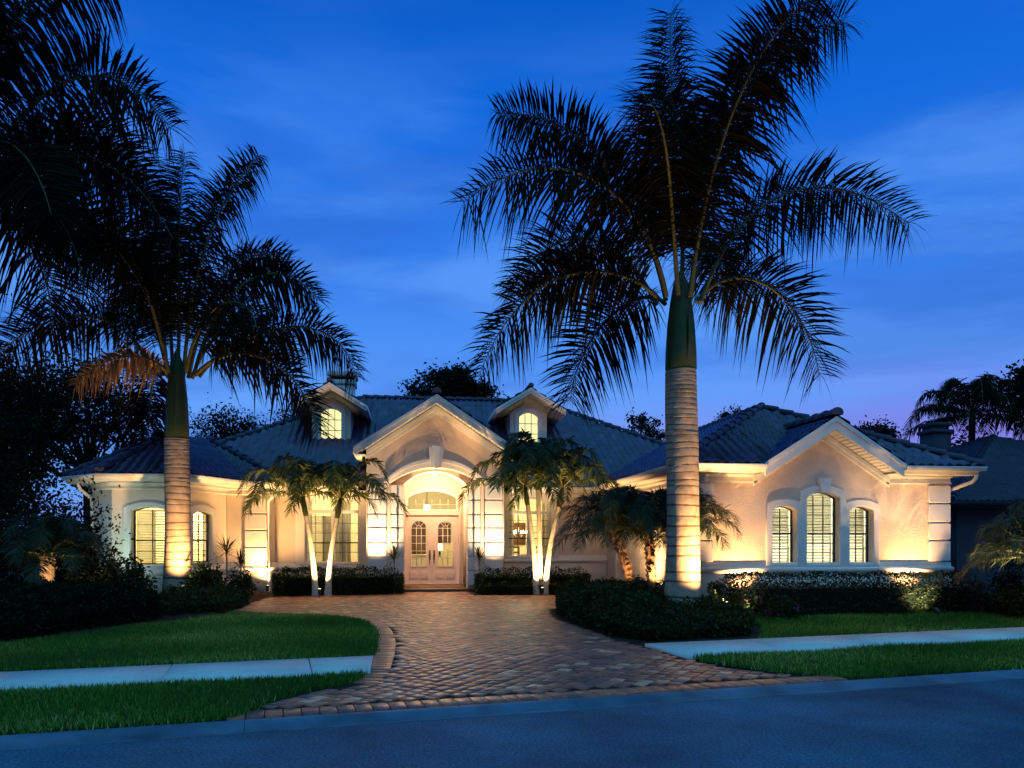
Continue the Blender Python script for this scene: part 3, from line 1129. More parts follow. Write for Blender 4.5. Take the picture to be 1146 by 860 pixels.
# gables
GW = (7.06, 10.08, 8.57)          # wing gable: left, right, apex
GS = 0.64
for (x0, x1, nx, d) in ((GW[0], GW[2], 1, GW[0]), (GW[2], GW[1], -1, -GW[1])):
    tile_plane([(x0, 14.62), (x1, 14.62), (x1, 17.2), (x0, 17.2)], nx, 0, d, EZ + 0.02, GS)
GZT = EZ + 0.02 + GS * (GW[2] - GW[0])
EG = (-1.47, 2.83, 0.68)
ES = 0.665
for (x0, x1, nx, d) in ((EG[0], EG[2], 1, EG[0]), (EG[2], EG[1], -1, -EG[1])):
    tile_plane([(x0, 20.52), (x1, 20.52), (x1, 26.6), (x0, 26.6)], nx, 0, d, 4.06, ES)
EZT = 4.06 + ES * (EG[2] - EG[0])
caps = None
cap_line(caps, (-1.7, YR, ZR + 0.05), (4.7, YR, ZR + 0.05))
cap_line(caps, (MX1, MY0, EZ + 0.05), (MX1 - 6.6, YR, ZR + 0.05))
cap_line(caps, (MX0, MY0, EZ + 0.05), (MX0 + 6.6, YR, ZR + 0.05))
cap_line(caps, (WX0, WY0, EZ + 0.05), (WXM, WY0 + 3.3, ZW + 0.05))
cap_line(caps, (WX1, WY0, EZ + 0.05), (WXM, WY0 + 3.3, ZW + 0.05))
cap_line(caps, (WXM, WY0 + 3.3, ZW + 0.05), (WXM, 25.2, ZW + 0.05))
cap_line(caps, (GW[2], 14.6, GZT + 0.05), (GW[2], 17.0, GZT + 0.05), 0.1)
cap_line(caps, (EG[2], 20.5, EZT + 0.05), (EG[2], 26.3, EZT + 0.05), 0.1)
cap_line(caps, (LX1, 20.6, EZ + 0.05), (-5.8, 23.1, EZ + PITCH * 2.5 + 0.05))
# hip lines of the bay, found by walking up the meeting line of neighbouring slopes
for (p, q, c0) in ((BAYP[0], BAYP[1], (-5.1, 18.6)), (BAYP[0], BAYP[2], (-7.06, 18.6)), (BAYP[2], BAYP[3], (-8.3, 19.84))):
    dxy = np.array([-(q[1] - p[1]), q[0] - p[0]])
    dxy = dxy / np.linalg.norm(dxy)
    if dxy[1] < 0:
        dxy = -dxy
    L = 2.5
    h = PITCH * (np.array(p[:2]) @ dxy) * L
    cap_line(caps, (c0[0], c0[1], EZ + 0.05), (c0[0] + dxy[0] * L, c0[1] + dxy[1] * L, EZ + h + 0.05))

# soffits, fascias and gutters
def flat(pts, z):
    mb = MB()
    mb.add([(x, y, z) for x, y in pts], [tuple(range(len(pts)))])
    mb.build('soffit', M['trim'], HOUSE)


flat([(-8.22, 21.87), (-1.19, 21.87), (-1.19, 34.9), (-8.22, 34.9)], 2.990)
flat([(2.55, 21.87), (11.22, 21.87), (11.22, 34.9), (2.55, 34.9)], 2.990)
flat([(5.3, 14.68), (7.2, 14.68), (7.2, 15.3), (9.95, 15.3), (9.95, 14.68), (11.74, 14.68), (11.74, 21.87), (5.3, 21.87)], 2.988)
flat([(-8.22, 19.85), (-7.03, 18.68), (-5.15, 18.68), (-4.25, 20.68), (-3.38, 20.68), (-3.38, 21.87), (-8.22, 21.87)], 2.986)
FPROF = [(-0.02, -0.165), (0.0, -0.165), (0.0, -0.10), (0.02, -0.095), (0.10, -0.085), (0.115, -0.02), (0.115, 0.0), (0.095, 0.0), (0.09, -0.02), (-0.02, -0.02)]
FZ = EZ - 0.005


def fascia(path):
    moulding('gutter', [(x, y, FZ) for x, y in path], FPROF, 'white')


PF = [(-0.03, -0.165), (0.0, -0.165), (0.0, -0.08), (0.02, -0.07), (0.03, -0.015), (-0.03, -0.015)]
fascia([(5.27, 21.85), (5.27, 14.66), (7.06, 14.66)])
fascia([(10.08, 14.66), (11.77, 14.66), (11.77, 24)])
fascia([(2.83, 21.86), (5.20, 21.86)])
fascia([(-3.25, 21.86), (-1.47, 21.86)])
fascia([(-8.25, 30), (-8.25, 19.83), (-7.04, 18.66), (-5.13, 18.66), (-4.23, 20.66), (-3.36, 20.66), (-3.36, 21.80)])
# rakes of the two gables: board, crown strip and boarded soffit
for fr, (x0, x1, xa), z0, s, yb, sd in ((Frame(0, 14.66), GW, EZ + 0.01, GS, 15.2, 0.2), (Frame(0, 20.56), EG, 4.05, ES, 21.2, 0.155)):
    za = z0 + s * (xa - x0)
    plate('rake_board', fr, [(x0, z0 - sd - 0.045), (xa, za - sd - 0.06), (x1, z0 - sd - 0.045), (x1, z0 - 0.01), (xa, za - 0.01), (x0, z0 - 0.01)], [], -0.03, 0.03, M['white'], HOUSE, 0.006)
    plate('rake_board', fr, [(x0 - 0.03, z0 - 0.075), (xa, za - 0.085), (x1 + 0.03, z0 - 0.075), (x1 + 0.03, z0 + 0.012), (xa, za + 0.012), (x0 - 0.03, z0 + 0.012)], [], 0.031, 0.065, M['white'], HOUSE, 0.006)
    mb = MB()
    y0 = fr.o[1] + 0.03
    for sgn in (-1, 1):
        xe = x0 if sgn < 0 else x1
        L = abs(xa - xe)
        nb = int(L / 0.085)
        for i in range(nb):
            t0, t1 = i / nb, (i + 1) / nb - 0.0015
            for (ta, tb, dz) in ((t0, t1, 0.0),):
                xa0, xb0 = xe + (xa - xe) * ta, xe + (xa - xe) * tb
                zz0, zz1 = z0 - sd + s * L * ta, z0 - sd + s * L * tb
                mb.add([(xa0, y0, zz0), (xb0, y0, zz1), (xb0, yb + 0.05, zz1), (xa0, yb + 0.05, zz0),
                        (xa0, y0, zz0 + 0.012), (xb0, y0, zz1 + 0.012), (xb0, yb + 0.05, zz1 + 0.012), (xa0, yb + 0.05, zz0 + 0.012)],
                       [(0, 3, 2, 1), (4, 5, 6, 7), (0, 1, 5, 4), (2, 3, 7, 6), (1, 2, 6, 5), (0, 4, 7, 3)])
    mb.build('rake_soffit', M['trim'], HOUSE)
# eave returns closing the raised entry gable at its sides
for xe, sg in ((EG[0], -1), (EG[1], 1)):
    mb = MB()
    mb.box(xe - 0.05 if sg < 0 else xe - 0.02, xe + 0.02 if sg < 0 else xe + 0.05, 20.60, 24.0, 3.885, 4.045)
    xi = -1.2 if sg < 0 else 2.56
    mb.box(min(xi, xe), max(xi, xe), 20.62, 24.0, 3.87, 3.884)
    mb.build('gutter', M['white'], HOUSE)
# downspouts


def spout(pts):
    pts = [np.array(p, float) for p in pts]
    P = [pts[0]]
    for a, b, c in zip(pts[:-2], pts[1:-1], pts[2:]):
        P += [b + (a - b) / np.linalg.norm(a - b) * 0.06, b + (c - b) / np.linalg.norm(c - b) * 0.06]
    P.append(pts[-1])
    mb = MB()
    mb.tube(P, 0.04, 10)
    mb.build('downspout', M['white'], HOUSE)


spout([(-3.42, 20.60, 2.99), (-3.42, 20.62, 2.86), (-3.76, 21.10, 2.66), (-3.76, 21.10, 0.3), (-3.70, 20.95, 0.24)])
spout([(11.80, 14.75, 2.99), (11.80, 14.8, 2.85), (11.54, 15.35, 2.66), (11.54, 15.35, 0.3)])
spout([(-7.9, 19.6, 2.99), (-7.9, 19.6, 2.85), (-7.75, 20.0, 2.62), (-7.75, 20.0, 0.4)])


# ------------------------------------------------------------------ windows
def grid(mb, fr, x0, x1, z0, z1, nx, nz, w, d0, d1):
    for i in range(1, nx):
        x = x0 + (x1 - x0) * i / nx
        mb.fbox(fr, x - w / 2, x + w / 2, z0, z1, d0, d1)
    for j in range(1, nz):
        z = z0 + (z1 - z0) * j / nz
        mb.fbox(fr, x0, x1, z - w / 2, z + w / 2, d0 + 0.001, d1 - 0.001)


def window(fr, op, cols, rows_lo, rows_hi, meet, trim=None, blind=None, fmat='bronze', transom=None, mull=None, reveal=0.16, openfrac=0.0):
    x0, x1, z0, zs, rise = op
    if trim is not None:
        w = plate('window', fr, trim[0], trim[1], 0.0, 0.055, M['trim'], HOUSE, 0.008)
    else:
        w = plate('window', fr, arch(x0 - 0.12, x1 + 0.12, z0 - 0.02, zs + 0.1, rise), [arch(*op)], 0.0, 0.055, M['trim'], HOUSE, 0.008)
    e = 0.002
    fw = 0.035 if fmat == 'bronze' else 0.055
    hole = arch(x0 + fw, x1 - fw, z0 + fw, zs - fw * 0.3, rise * 0.9)
    plate('frame', fr, arch(x0 + e, x1 - e, z0 + e, zs - e, rise), [hole], -reveal - 0.05, -reveal, M[fmat], w)
    mb = MB()
    d0, d1 = -reveal - 0.04, -reveal - 0.012
    top = transom[0] if transom else zs + rise * 0.4
    a, b = x0 + fw, x1 - fw
    zt = top - (transom[2] / 2 if transom else 0)
    mb.fbox(fr, a, b, meet - 0.018, meet + 0.018, d0 - 0.006, d1 + 0.008)
    for (xa, xb) in ([(a, b)] if mull is None else [(a, mull - 0.05), (mull + 0.05, b)]):
        grid(mb, fr, xa, xb, z0 + fw, meet, cols, rows_lo, 0.014, d0, d1)
        grid(mb, fr, xa, xb, meet, zt, cols, rows_hi, 0.014, d0, d1)
        if transom:
            for i in range(1, transom[1]):
                x = xa + (xb - xa) * i / transom[1]
                mb.fbox(fr, x - 0.006, x + 0.006, top + transom[2] / 2, zs + rise * 0.55, d0, d1)
    mb.build('muntin', M['bronze'], w)
    if mull is not None or transom:
        mb = MB()
        if mull is not None:
            mb.fbox(fr, mull - 0.05, mull + 0.05, z0 + fw, top - transom[2] / 2 - 0.001, -reveal - 0.06, -reveal + 0.02)
        if transom:
            mb.fbox(fr, a - 0.01, b + 0.01, top - transom[2] / 2, top + transom[2] / 2, -reveal - 0.06, -reveal + 0.025)
        bevel(mb.build('mullion', M[fmat], w))
    plate('pane', fr, arch(x0 + fw - 0.004, x1 - fw + 0.004, z0 + fw - 0.004, zs, rise * 0.9), [], -reveal - 0.034, -reveal - 0.026, M['glass'], w)
    if blind:
        for (xa, xb, za, zb, tilt) in blind:
            mb = MB()
            z = za + 0.03
            k = 0
            hw = 0.034
            while z < zb - 0.02:
                t = tilt(z) if callable(tilt) else tilt
                ct, st = math.cos(t) * hw, math.sin(t) * hw
                V = []
                for xx in (xa + 0.03, xb - 0.03):
                    for sg, th in ((-1, 0), (1, 0)):
                        V.append(fr.p(xx, z + sg * st, -reveal - 0.115 + sg * ct))
                V2 = [(x, y, zz + 0.006) for x, y, zz in V]
                mb.add(V + V2, [(0, 1, 3, 2), (4, 6, 7, 5), (0, 4, 5, 1), (2, 3, 7, 6), (0, 2, 6, 4), (1, 5, 7, 3)])
                z += 0.064
                k += 1
            mb.fbox(fr, xa, xa + 0.032, za, zb, -reveal - 0.13, -reveal - 0.1)
            mb.fbox(fr, xb - 0.032, xb, za, zb, -reveal - 0.13, -reveal - 0.1)
            mb.fbox(fr, xa + 0.033, xb - 0.033, zb - 0.02, zb, -reveal - 0.13, -reveal - 0.1)
            mb.build('blind', M['blind'], w)
    return w


def tilt_wing(z):
    return R(62) if z > 1.75 else (R(38) if z > 1.5 else R(16))


# three shuttered windows of the wing under one stepped surround
tri = [(7.33, 1.04), (9.86, 1.04)] + arch(8.98, 9.86, 1.04, 2.35, 0.10)[2:8] + arch(8.98, 9.86, 1.04, 2.35, 0.10)[8:12]
sr = [p for p in arch(9.05, 9.86, 1.04, 2.36, 0.10, 12)[2:] if p[0] > 9.11]
sl = [p for p in arch(7.33, 8.14, 1.04, 2.36, 0.10, 12)[2:] if p[0] < 8.08]
sc = arch(8.09, 9.10, 1.04, 2.62, 0.14, 12)[2:]
TRI = [(7.33, 1.04), (9.86, 1.04)] + sr + [(9.10, 2.40)] + sc + [(8.09, 2.40)] + sl
window(F_WING, O_WC, 3, 3, 4, 1.74, (TRI, [arch(*O_WL), arch(*O_WC), arch(*O_WR)]), [(8.25, 8.94, 1.12, 2.58, tilt_wing)])
for op in (O_WL, O_WR):
    w = window(F_WING, op, 2, 2, 3, 1.74, (rect(op[0], op[1], 1.0, 1.035), []), [(op[0] + 0.03, op[1] - 0.03, 1.12, 2.30, tilt_wing)])
plate('keystone', F_WING, [(8.51, 2.60), (8.68, 2.60), (8.74, 2.90), (8.45, 2.90)], [], 0.0, 0.13, M['trim'], HOUSE, 0.01)
# entry windows
TL = (arch(-3.24, -1.22, 0.90, 2.80, 0.21), [arch(*O_EL)])
window(F_WIN, O_EL, 3, 2, 3, 1.53, TL, [(-2.86, -2.50, 1.0, 2.30, R(20)), (-2.50, -2.24, 1.0, 2.30, R(75))], 'white', (2.42, 3, 0.09), -2.23)
TR = (arch(2.60, 4.32, 1.07, 2.80, 0.21), [arch(*O_ER)])
window(F_WIN, O_ER, 2, 2, 4, 1.66, TR, None, 'white', (2.42, 2, 0.09), 3.46)
# bay windows with shutters
window(F_BAY, O_BF, 2, 2, 2, 1.60, (arch(-6.72, -5.66, 1.0, 2.38, 0.13), [arch(*O_BF)]),
       [(-6.53, -6.13, 1.05, 2.34, R(52)), (-6.13, -5.75, 1.05, 2.34, R(30))])
window(F_BAYR, O_BR, 2, 2, 3, 1.60, (arch(0.46, 1.48, 1.02, 2.36, 0.13), [arch(*O_BR)]), [(0.67, 1.31, 1.08, 2.28, R(14))], reveal=0.06)

# ------------------------------------------------------------------ front door
for k, (x0, x1) in enumerate(((-0.165, 0.627), (0.633, 1.425))):
    g0, g1 = x0 + 0.18, x1 - 0.17
    d = plate('door', F_DOOR, rect(x0, x1, FLOOR + 0.004, 2.365), [arch(g0, g1, 0.82, 1.97, 0.22)], -0.09, -0.045, M['door'], HOUSE, 0.004)
    plate('pane', F_DOOR, arch(g0 - 0.01, g1 + 0.01, 0.81, 1.97, 0.225), [], -0.07, -0.064, M['glass'], d)
    plate('glass_trim', F_DOOR, arch(g0 - 0.035, g1 + 0.035, 0.785, 1.98, 0.25), [arch(g0, g1, 0.82, 1.97, 0.22)], -0.046, -0.03, M['door'], d, 0.004)
    mb = MB()
    for j in (1, 2):
        x = g0 + (g1 - g0) * j / 3
        mb.fbox(F_DOOR, x - 0.008, x + 0.008, 0.82, 1.98, -0.078, -0.056)
    for z in (1.05, 1.28, 1.51, 1.74, 1.97):
        mb.fbox(F_DOOR, g0, g1, z - 0.008, z + 0.008, -0.077, -0.057)
    cxg, rg = (g0 + g1) / 2, (g1 - g0) / 2
    for a in (50, 90, 130):
        p = [F_DOOR.p(cxg + math.cos(R(a)) * q, 1.97 + math.sin(R(a)) * q, -0.067) for q in (0.07, rg)]
        mb.tube(p, 0.007, 6)
    mb.tube([F_DOOR.p(cxg + math.cos(R(a)) * 0.075, 1.97 + math.sin(R(a)) * 0.075, -0.067) for a in range(0, 181, 20)], 0.007, 6)
    mb.build('muntin', M['white'], d)
    for (a, b) in ((x0 + 0.11, (x0 + x1) / 2 - 0.03), ((x0 + x1) / 2 + 0.03, x1 - 0.11)):
        plate('panel', F_DOOR, rect(a, b, 0.42, 0.67), [], -0.046, -0.034, M['door'], d, 0.010)
        plate('panel', F_DOOR, rect(a + 0.04, b - 0.04, 0.46, 0.63), [], -0.036, -0.026, M['door'], d, 0.008)
    xh = 0.565 if k == 0 else 0.695
    mb = MB()
    mb.fbox(F_DOOR, xh - 0.022, xh + 0.022, 1.00, 1.30, -0.046, -0.034)
    mb.tube([F_DOOR.p(xh, 1.25, -0.035), F_DOOR.p(xh, 1.25, 0.02)], 0.022, 10)
    mb.tube([F_DOOR.p(xh, 1.06, -0.03), F_DOOR.p(xh, 1.05, 0.02), F_DOOR.p(xh, 0.98, 0.03), F_DOOR.p(xh, 0.90, 0.015)], 0.011, 8)
    mb.tube([F_DOOR.p(xh, 1.14, -0.035), F_DOOR.p(xh, 1.14, 0.0)], 0.03, 10)
    mb.build('handle', M['brass'], d)
# door casing, transom light
plate('casing', F_DOOR, rect(-0.198, 1.50, FLOOR, 2.49), [rect(-0.168, 1.428, FLOOR + 0.003, 2.369)], -0.05, 0.03, M['door'], HOUSE, 0.004)
t = plate('transom', F_DOOR, arch(-0.17, 1.43, 2.492, 2.93, 0.24), [arch(-0.10, 1.36, 2.54, 2.88, 0.21)], -0.06, 0.035, M['trim'], HOUSE, 0.005)
plate('pane', F_DOOR, arch(-0.11, 1.37, 2.53, 2.88, 0.215), [], -0.05, -0.044, M['glass'], t)
mb = MB()
grid(mb, F_DOOR, -0.10, 1.36, 2.54, 2.84, 6, 2, 0.012, -0.058, -0.036)
mb.build('muntin', M['white'], t)

# ------------------------------------------------------------------ garage door in the wing's side
F_GAR = Frame(5.8, 22.4, 0, -1)
g = plate('garage_door', F_GAR, rect(1.13, 6.02, 0.02, 2.33), [], -0.16, -0.13, M['garage'], HOUSE)
for r_ in range(4):
    z0 = 0.06 + r_ * 0.565
    for c_ in range(5):
        x0 = 1.19 + c_ * 0.957
        plate('panel', F_GAR, rect(x0, x0 + 0.90, z0 + 0.05, z0 + 0.50), [], -0.131, -0.115, M['garage'], g, 0.006)
plate('casing', F_GAR, rect(1.0, 6.15, 0.1, 2.46), [rect(1.15, 6.0, 0.09, 2.32)], 0.0, 0.03, M['trim'], HOUSE, 0.005)

# ------------------------------------------------------------------ dormers
for xc, ww in ((-2.49, 0.60), (3.79, 0.60)):
    fr = Frame(xc, 24.72)
    zr = EZ + PITCH * (24.72 - MY0)
    op = (-0.31, 0.31, 4.74, 5.60, 0.15)
    dm = plate('dormer', fr, [(-ww, 4.5), (ww, 4.5), (ww, 5.73), (0, 6.12), (-ww, 5.73)], [arch(*op)], -0.14, 0, M['smooth'], HOUSE)
    plate('window', fr, arch(-0.44, 0.44, 4.62, 5.70, 0.20), [arch(*op)], 0, 0.05, M['trim'], dm, 0.008)
    mb = MB()
    grid(mb, fr, -0.31, 0.31, 4.74, 5.74, 3, 3, 0.018, -0.10, -0.07)
    mb.build('muntin', M['bronze'], dm)
    plate('pane', fr, arch(-0.312, 0.312, 4.735, 5.60, 0.152), [], -0.128, -0.12, M['dormerglow'], dm)
    for sx, ux in ((-ww, -1), (ww, 1)):
        f2 = Frame(xc + sx, 24.862 if ux > 0 else 28.0, 0, ux)
        plate('side_wall', f2, rect(0, 28.0 - 24.862, 4.5, 5.75), [], -0.12, 0, M['smooth'], dm)
    s = 0.62
    hw = 1.12
    for sg in (-1, 1):
        tile_plane([(xc + sg * hw, 24.2), (xc, 24.2), (xc, 28.2), (xc + sg * hw, 28.2)], -sg, 0, (-hw * 1 + -sg * xc) if True else 0, 5.78, s, 'dormer_roof', M['tile'], dm)
    fr2 = Frame(xc, 24.24)
    za = 5.77 + s * hw
    plate('rake_board', fr2, [(-hw, 5.61), (0, za - 0.17), (hw, 5.61), (hw, 5.76), (0, za - 0.005), (-hw, 5.76)], [], -0.03, 0.03, M['white'], dm, 0.005)
    plate('rake_board', fr2, [(-hw - 0.02, 5.69), (0, za - 0.08), (hw + 0.02, 5.69), (hw + 0.02, 5.775), (0, za + 0.01), (-hw - 0.02, 5.775)], [], 0.031, 0.06, M['white'], dm, 0.005)
    mb = MB()
    for sg in (-1, 1):
        xe = xc + sg * hw
        mb.add([(xe, 24.27, 5.62), (xc, 24.27, za - 0.16), (xc, 28, za - 0.16), (xe, 28, 5.62)], [(0, 1, 2, 3) if sg < 0 else (3, 2, 1, 0)])
        mb.box(min(xe, xe + sg * 0.04), max(xe, xe + sg * 0.04), 24.27, 26.6, 5.62, 5.76)
    mb.build('dormer_soffit', M['trim'], dm)
    mb = MB()
    cap_line(mb, (xc, 24.2, za + 0.06), (xc, 28.0, za + 0.06))
    mb.build('ridge_cap', M['cap'], dm)

# chimney
mb = MB()
mb.box(-2.74, -1.96, 27.0, 27.8, 5.6, 6.98)
mb.box(-2.80, -1.90, 26.94, 27.86, 6.98, 7.12)
mb.box(-2.70, -2.00, 27.04, 27.76, 7.12, 7.16)
mb.box(-2.84, -1.86, 26.90, 27.90, 7.26, 7.42)
for x in (-2.80, -1.96):
    for y in (26.96, 27.74):
        mb.box(x, x + 0.06, y, y + 0.08, 7.12, 7.26)
ch = bevel(mb.build('chimney', M['chim'], HOUSE), 0.012)
mb = MB()
mb.box(-2.74, -1.96, 27.05, 27.75, 7.161, 7.258)
mb.build('flue_slot', M['slot'], ch)

# small lamp and alarm box on the wing wall
mb = MB()
mb.lathe((5.98, 15.12, 2.84), [(0.0, 0.07), (0.05, 0.06), (0.065, 0.0), (0.05, -0.05), (0.0, -0.06)], 12)
mb.build('wall_sensor', M['white'], HOUSE, smooth=True)


UPGAIN = 30.0
# ------------------------------------------------------------------ the rooms one sees through the panes
def lamp(name, loc, energy, col=(1.0, 0.80, 0.45), rad=0.15, kind='POINT', target=None, angle=60, blend=0.6, parent=None):
    d = bpy.data.lights.new(name, kind)
    d.energy = energy * (UPGAIN if kind == 'SPOT' else 1.0)
    d.color = col
    d.shadow_soft_size = rad
    o = link(bpy.data.objects.new(name, d))
    o.location = loc
    if kind == 'SPOT':
        d.spot_size = R(angle)
        d.spot_blend = blend
        v = Vector(target) - Vector(loc)
        o.rotation_euler = v.to_track_quat('-Z', 'Y').to_euler()
    if parent is not None:
        o.parent = parent
        o.location = Vector(loc) - ORG[parent.name]
    return o


WARM = (1.0, 0.80, 0.46)


def room(x0, x1, y0, y1, z0, z1, energies, col=WARM, wall='curtain'):
    mb = MB()
    V = [(x, y, z) for x in (x0, x1) for y in (y0, y1) for z in (z0, z1)]
    # inward faces, street side left open
    mb.add(V, [(0, 1, 3, 2), (4, 6, 7, 5), (2, 3, 7, 6), (1, 5, 7, 3)])
    mb.build('room', M[wall], HOUSE)
    mb = MB()
    mb.add([(x0, y0, z0 + 0.002), (x1, y0, z0 + 0.002), (x1, y1, z0 + 0.002), (x0, y1, z0 + 0.002)], [(0, 1, 2, 3)])
    mb.build('room_floor', M['floor'], HOUSE)
    for (p, e) in energies:
        lamp('room_light', p, e, col, 0.12, parent=HOUSE)


room(7.2, 10.0, 15.47, 18.2, FLOOR, 2.97, [((8.6, 16.9, 2.75), 420)], (1.0, 0.95, 0.72), 'curtain2')
room(-3.4, -1.25, 22.66, 25.5, FLOOR, 2.95, [((-2.3, 24.0, 2.6), 200)])
room(2.72, 5.3, 22.66, 26.2, FLOOR, 2.95, [((3.45, 24.9, 1.95), 110), ((4.4, 23.6, 2.8), 90)])
room(-0.25, 1.6, 23.56, 26.6, FLOOR, 3.4, [((0.62, 24.6, 2.72), 60), ((1.25, 25.9, 1.5), 8)])
BP = [(-6.78, 19.42), (-5.74, 19.42), (-5.05, 20.95), (-5.05, 22.3), (-7.6, 22.3), (-7.6, 20.45)]
mb = MB()
nb_ = len(BP)
mb.add([(x, y, z) for z in (FLOOR, 2.96) for x, y in BP], [(i, nb_ + i, nb_ + (i + 1) % nb_, (i + 1) % nb_) for i in (2, 3, 4, 5)])
mb.add([(x, y, 2.961) for x, y in BP], [tuple(range(nb_))])
mb.add([(x, y, FLOOR) for x, y in BP], [tuple(range(nb_))])
mb.build('room', M['curtain'], HOUSE)
lamp('room_light', (-5.75, 21.6, 2.3), 150, WARM, 0.12, parent=HOUSE)
lamp('room_light', (-6.5, 20.6, 2.5), 160, WARM, 0.12, parent=HOUSE)

# curtains and a dark inner doorway
def curtain(x0, x1, y, z0, z1, mat='linen'):
    mb = MB()
    n = int((x1 - x0) / 0.02)
    xs = np.linspace(x0, x1, n)
    yy = y + 0.03 * np.sin((xs - x0) * 2 * math.pi / 0.11) + 0.012 * np.sin(xs * 31)
    V = [(a, b, z) for z in (z0, (z0 + z1) / 2, z1) for a, b in zip(xs, yy)]
    mb.add(V, [(k * n + i, k * n + i + 1, (k + 1) * n + i + 1, (k + 1) * n + i) for k in (0, 1) for i in range(n - 1)])
    mb.build('curtain', M[mat], HOUSE, smooth=True)


curtain(2.80, 3.06, 22.86, FLOOR, 2.85)
curtain(3.92, 4.25, 22.86, FLOOR, 2.85)
curtain(-2.2, -1.75, 22.95, FLOOR, 2.8)
curtain(-3.0, -2.86, 22.95, FLOOR, 2.8)
mb = MB()
mb.box(-0.05, 0.5, 26.52, 26.58, FLOOR, 2.25)
mb.box(0.85, 1.35, 26.54, 26.58, 1.5, 2.2)
mb.build('inner_doorway', M['wood'], HOUSE)
mb = MB()
mb.box(3.0, 3.9, 26.12, 26.17, 1.45, 2.2)
mb.build('picture', M['wood'], HOUSE)
# furniture glimpsed inside
pl = empty('pendant_lamp', (0.50, 24.3, 2.62))
tag(pl, 'bright pendant lamp hanging in the hall behind the arched transom', 'pendant lamp')
mb = MB()
mb.lathe((0.50, 24.3, 2.62), [(0.0, -0.10), (0.06, -0.085), (0.10, -0.03), (0.10, 0.03), (0.06, 0.085), (0.0, 0.10)], 16)
mb.build('lamp_shade', M['bulb'], pl, smooth=True)
mb = MB()
mb.tube([(0.50, 24.3, 2.72), (0.50, 24.3, 3.38)], 0.012, 6)
mb.lathe((0.50, 24.3, 3.36), [(0.0, -0.02), (0.06, -0.015), (0.06, 0.03), (0, 0.03)], 12)
mb.build('stem', M['brass'], pl)
ct = empty('console_table', (1.12, 25.0, FLOOR))
tag(ct, 'pale console table behind the right leaf of the front door', 'table')
mb = MB()
mb.box(0.80, 1.45, 24.85, 25.2, 1.02, 1.06)
bevel(mb.build('tabletop', M['linen'], ct))
for x in (0.82, 1.39):
    for y in (24.87, 25.14):
        mb = MB()
        mb.box(x, x + 0.04, y, y + 0.04, FLOOR + 0.003, 1.019)
        mb.build('leg', M['linen'], ct)
tl = empty('table_lamp', (0.92, 25.0, 1.06))
tag(tl, 'table lamp with a glowing cream shade on the hall console', 'table lamp')
mb = MB()
mb.lathe((0.92, 25.0, 1.06), [(0.0, 0.001), (0.07, 0.001), (0.07, 0.015), (0.02, 0.03), (0.045, 0.1), (0.03, 0.18), (0.012, 0.22), (0.012, 0.30)], 14)
mb.build('base', M['brass'], tl, smooth=True)
mb = MB()
mb.lathe((0.92, 25.0, 1.06), [(0.12, 0.22), (0.075, 0.44), (0.073, 0.44), (0.118, 0.22)], 18)
mb.build('lamp_shade', M['shade'], tl, smooth=True)
cb = MB()
cb.box(-0.1, 0.55, 24.9, 25.35, FLOOR + 0.003, 1.10)
cb.box(-0.13, 0.58, 24.87, 25.38, 1.101, 1.14)
tag(bevel(cb.build('sideboard', M['linen'], None, (0.22, 25.1, FLOOR))), 'white sideboard behind the left leaf of the front door', 'sideboard')
# dining room: chandelier, table and two chairs
cd = empty('chandelier', (3.45, 24.6, 1.95))
tag(cd, 'small brass chandelier with lit candles in the dining room window', 'chandelier')
mb = MB()
mb.tube([(3.45, 24.6, 1.72), (3.45, 24.6, 2.93)], 0.012, 6)
mb.lathe((3.45, 24.6, 1.78), [(0.0, -0.07), (0.03, -0.04), (0.04, 0.02), (0.015, 0.08)], 10)
for k in range(6):
    a = k * math.pi / 3
    c, s = math.cos(a), math.sin(a)
    mb.tube([(3.45 + c * q, 24.6 + s * q, z) for q, z in ((0.02, 1.78), (0.12, 1.70), (0.22, 1.74), (0.24, 1.82))], 0.008, 6)
mb.build('arm', M['brass'], cd)
mb = MB()
for k in range(6):
    a = k * math.pi / 3
    mb.lathe((3.45 + math.cos(a) * 0.24, 24.6 + math.sin(a) * 0.24, 1.86), [(0.0, -0.04), (0.018, -0.03), (0.02, 0.02), (0.0, 0.06)], 8)
mb.build('candle', M['bulb'], cd)
dt = empty('dining_table', (3.5, 24.5, FLOOR))
tag(dt, 'dark wooden dining table seen low in the right front window', 'table')
mb = MB()
mb.box(2.85, 4.2, 24.0, 25.0, 1.10, 1.15)
bevel(mb.build('tabletop', M['wood'], dt))
for x in (2.92, 4.07):
    for y in (24.06, 24.86):
        mb = MB()
        mb.box(x, x + 0.07, y, y + 0.07, FLOOR + 0.003, 1.099)
        mb.build('leg', M['wood'], dt)
for x, lab in ((3.12, 'dark wooden dining chair at the left end of the dining table'), (3.85, 'dark wooden dining chair at the right end of the dining table')):
    c = empty('dining_chair', (x, 23.6, FLOOR))
    tag(c, lab, 'chair', 'chairs at the dining table')
    mb = MB()
    mb.box(x - 0.22, x + 0.22, 23.5, 23.92, 0.84, 0.88)
    bevel(mb.build('seat', M['wood'], c))
    mb = MB()
    for q in (-0.2, 0.16):
        mb.box(x + q, x + q + 0.04, 23.45, 23.49, 0.85, 1.42)
    for z in (1.05, 1.2, 1.36):
        mb.box(x - 0.16, x + 0.16, 23.455, 23.485, z, z + 0.06)
    mb.build('backrest', M['wood'], c)
    for qx in (-0.2, 0.16):
        for qy in (23.46, 23.86):
            mb = MB()
            mb.box(x + qx, x + qx + 0.04, qy, qy + 0.04, FLOOR + 0.003, 0.839)
            mb.build('leg', M['wood'], c)


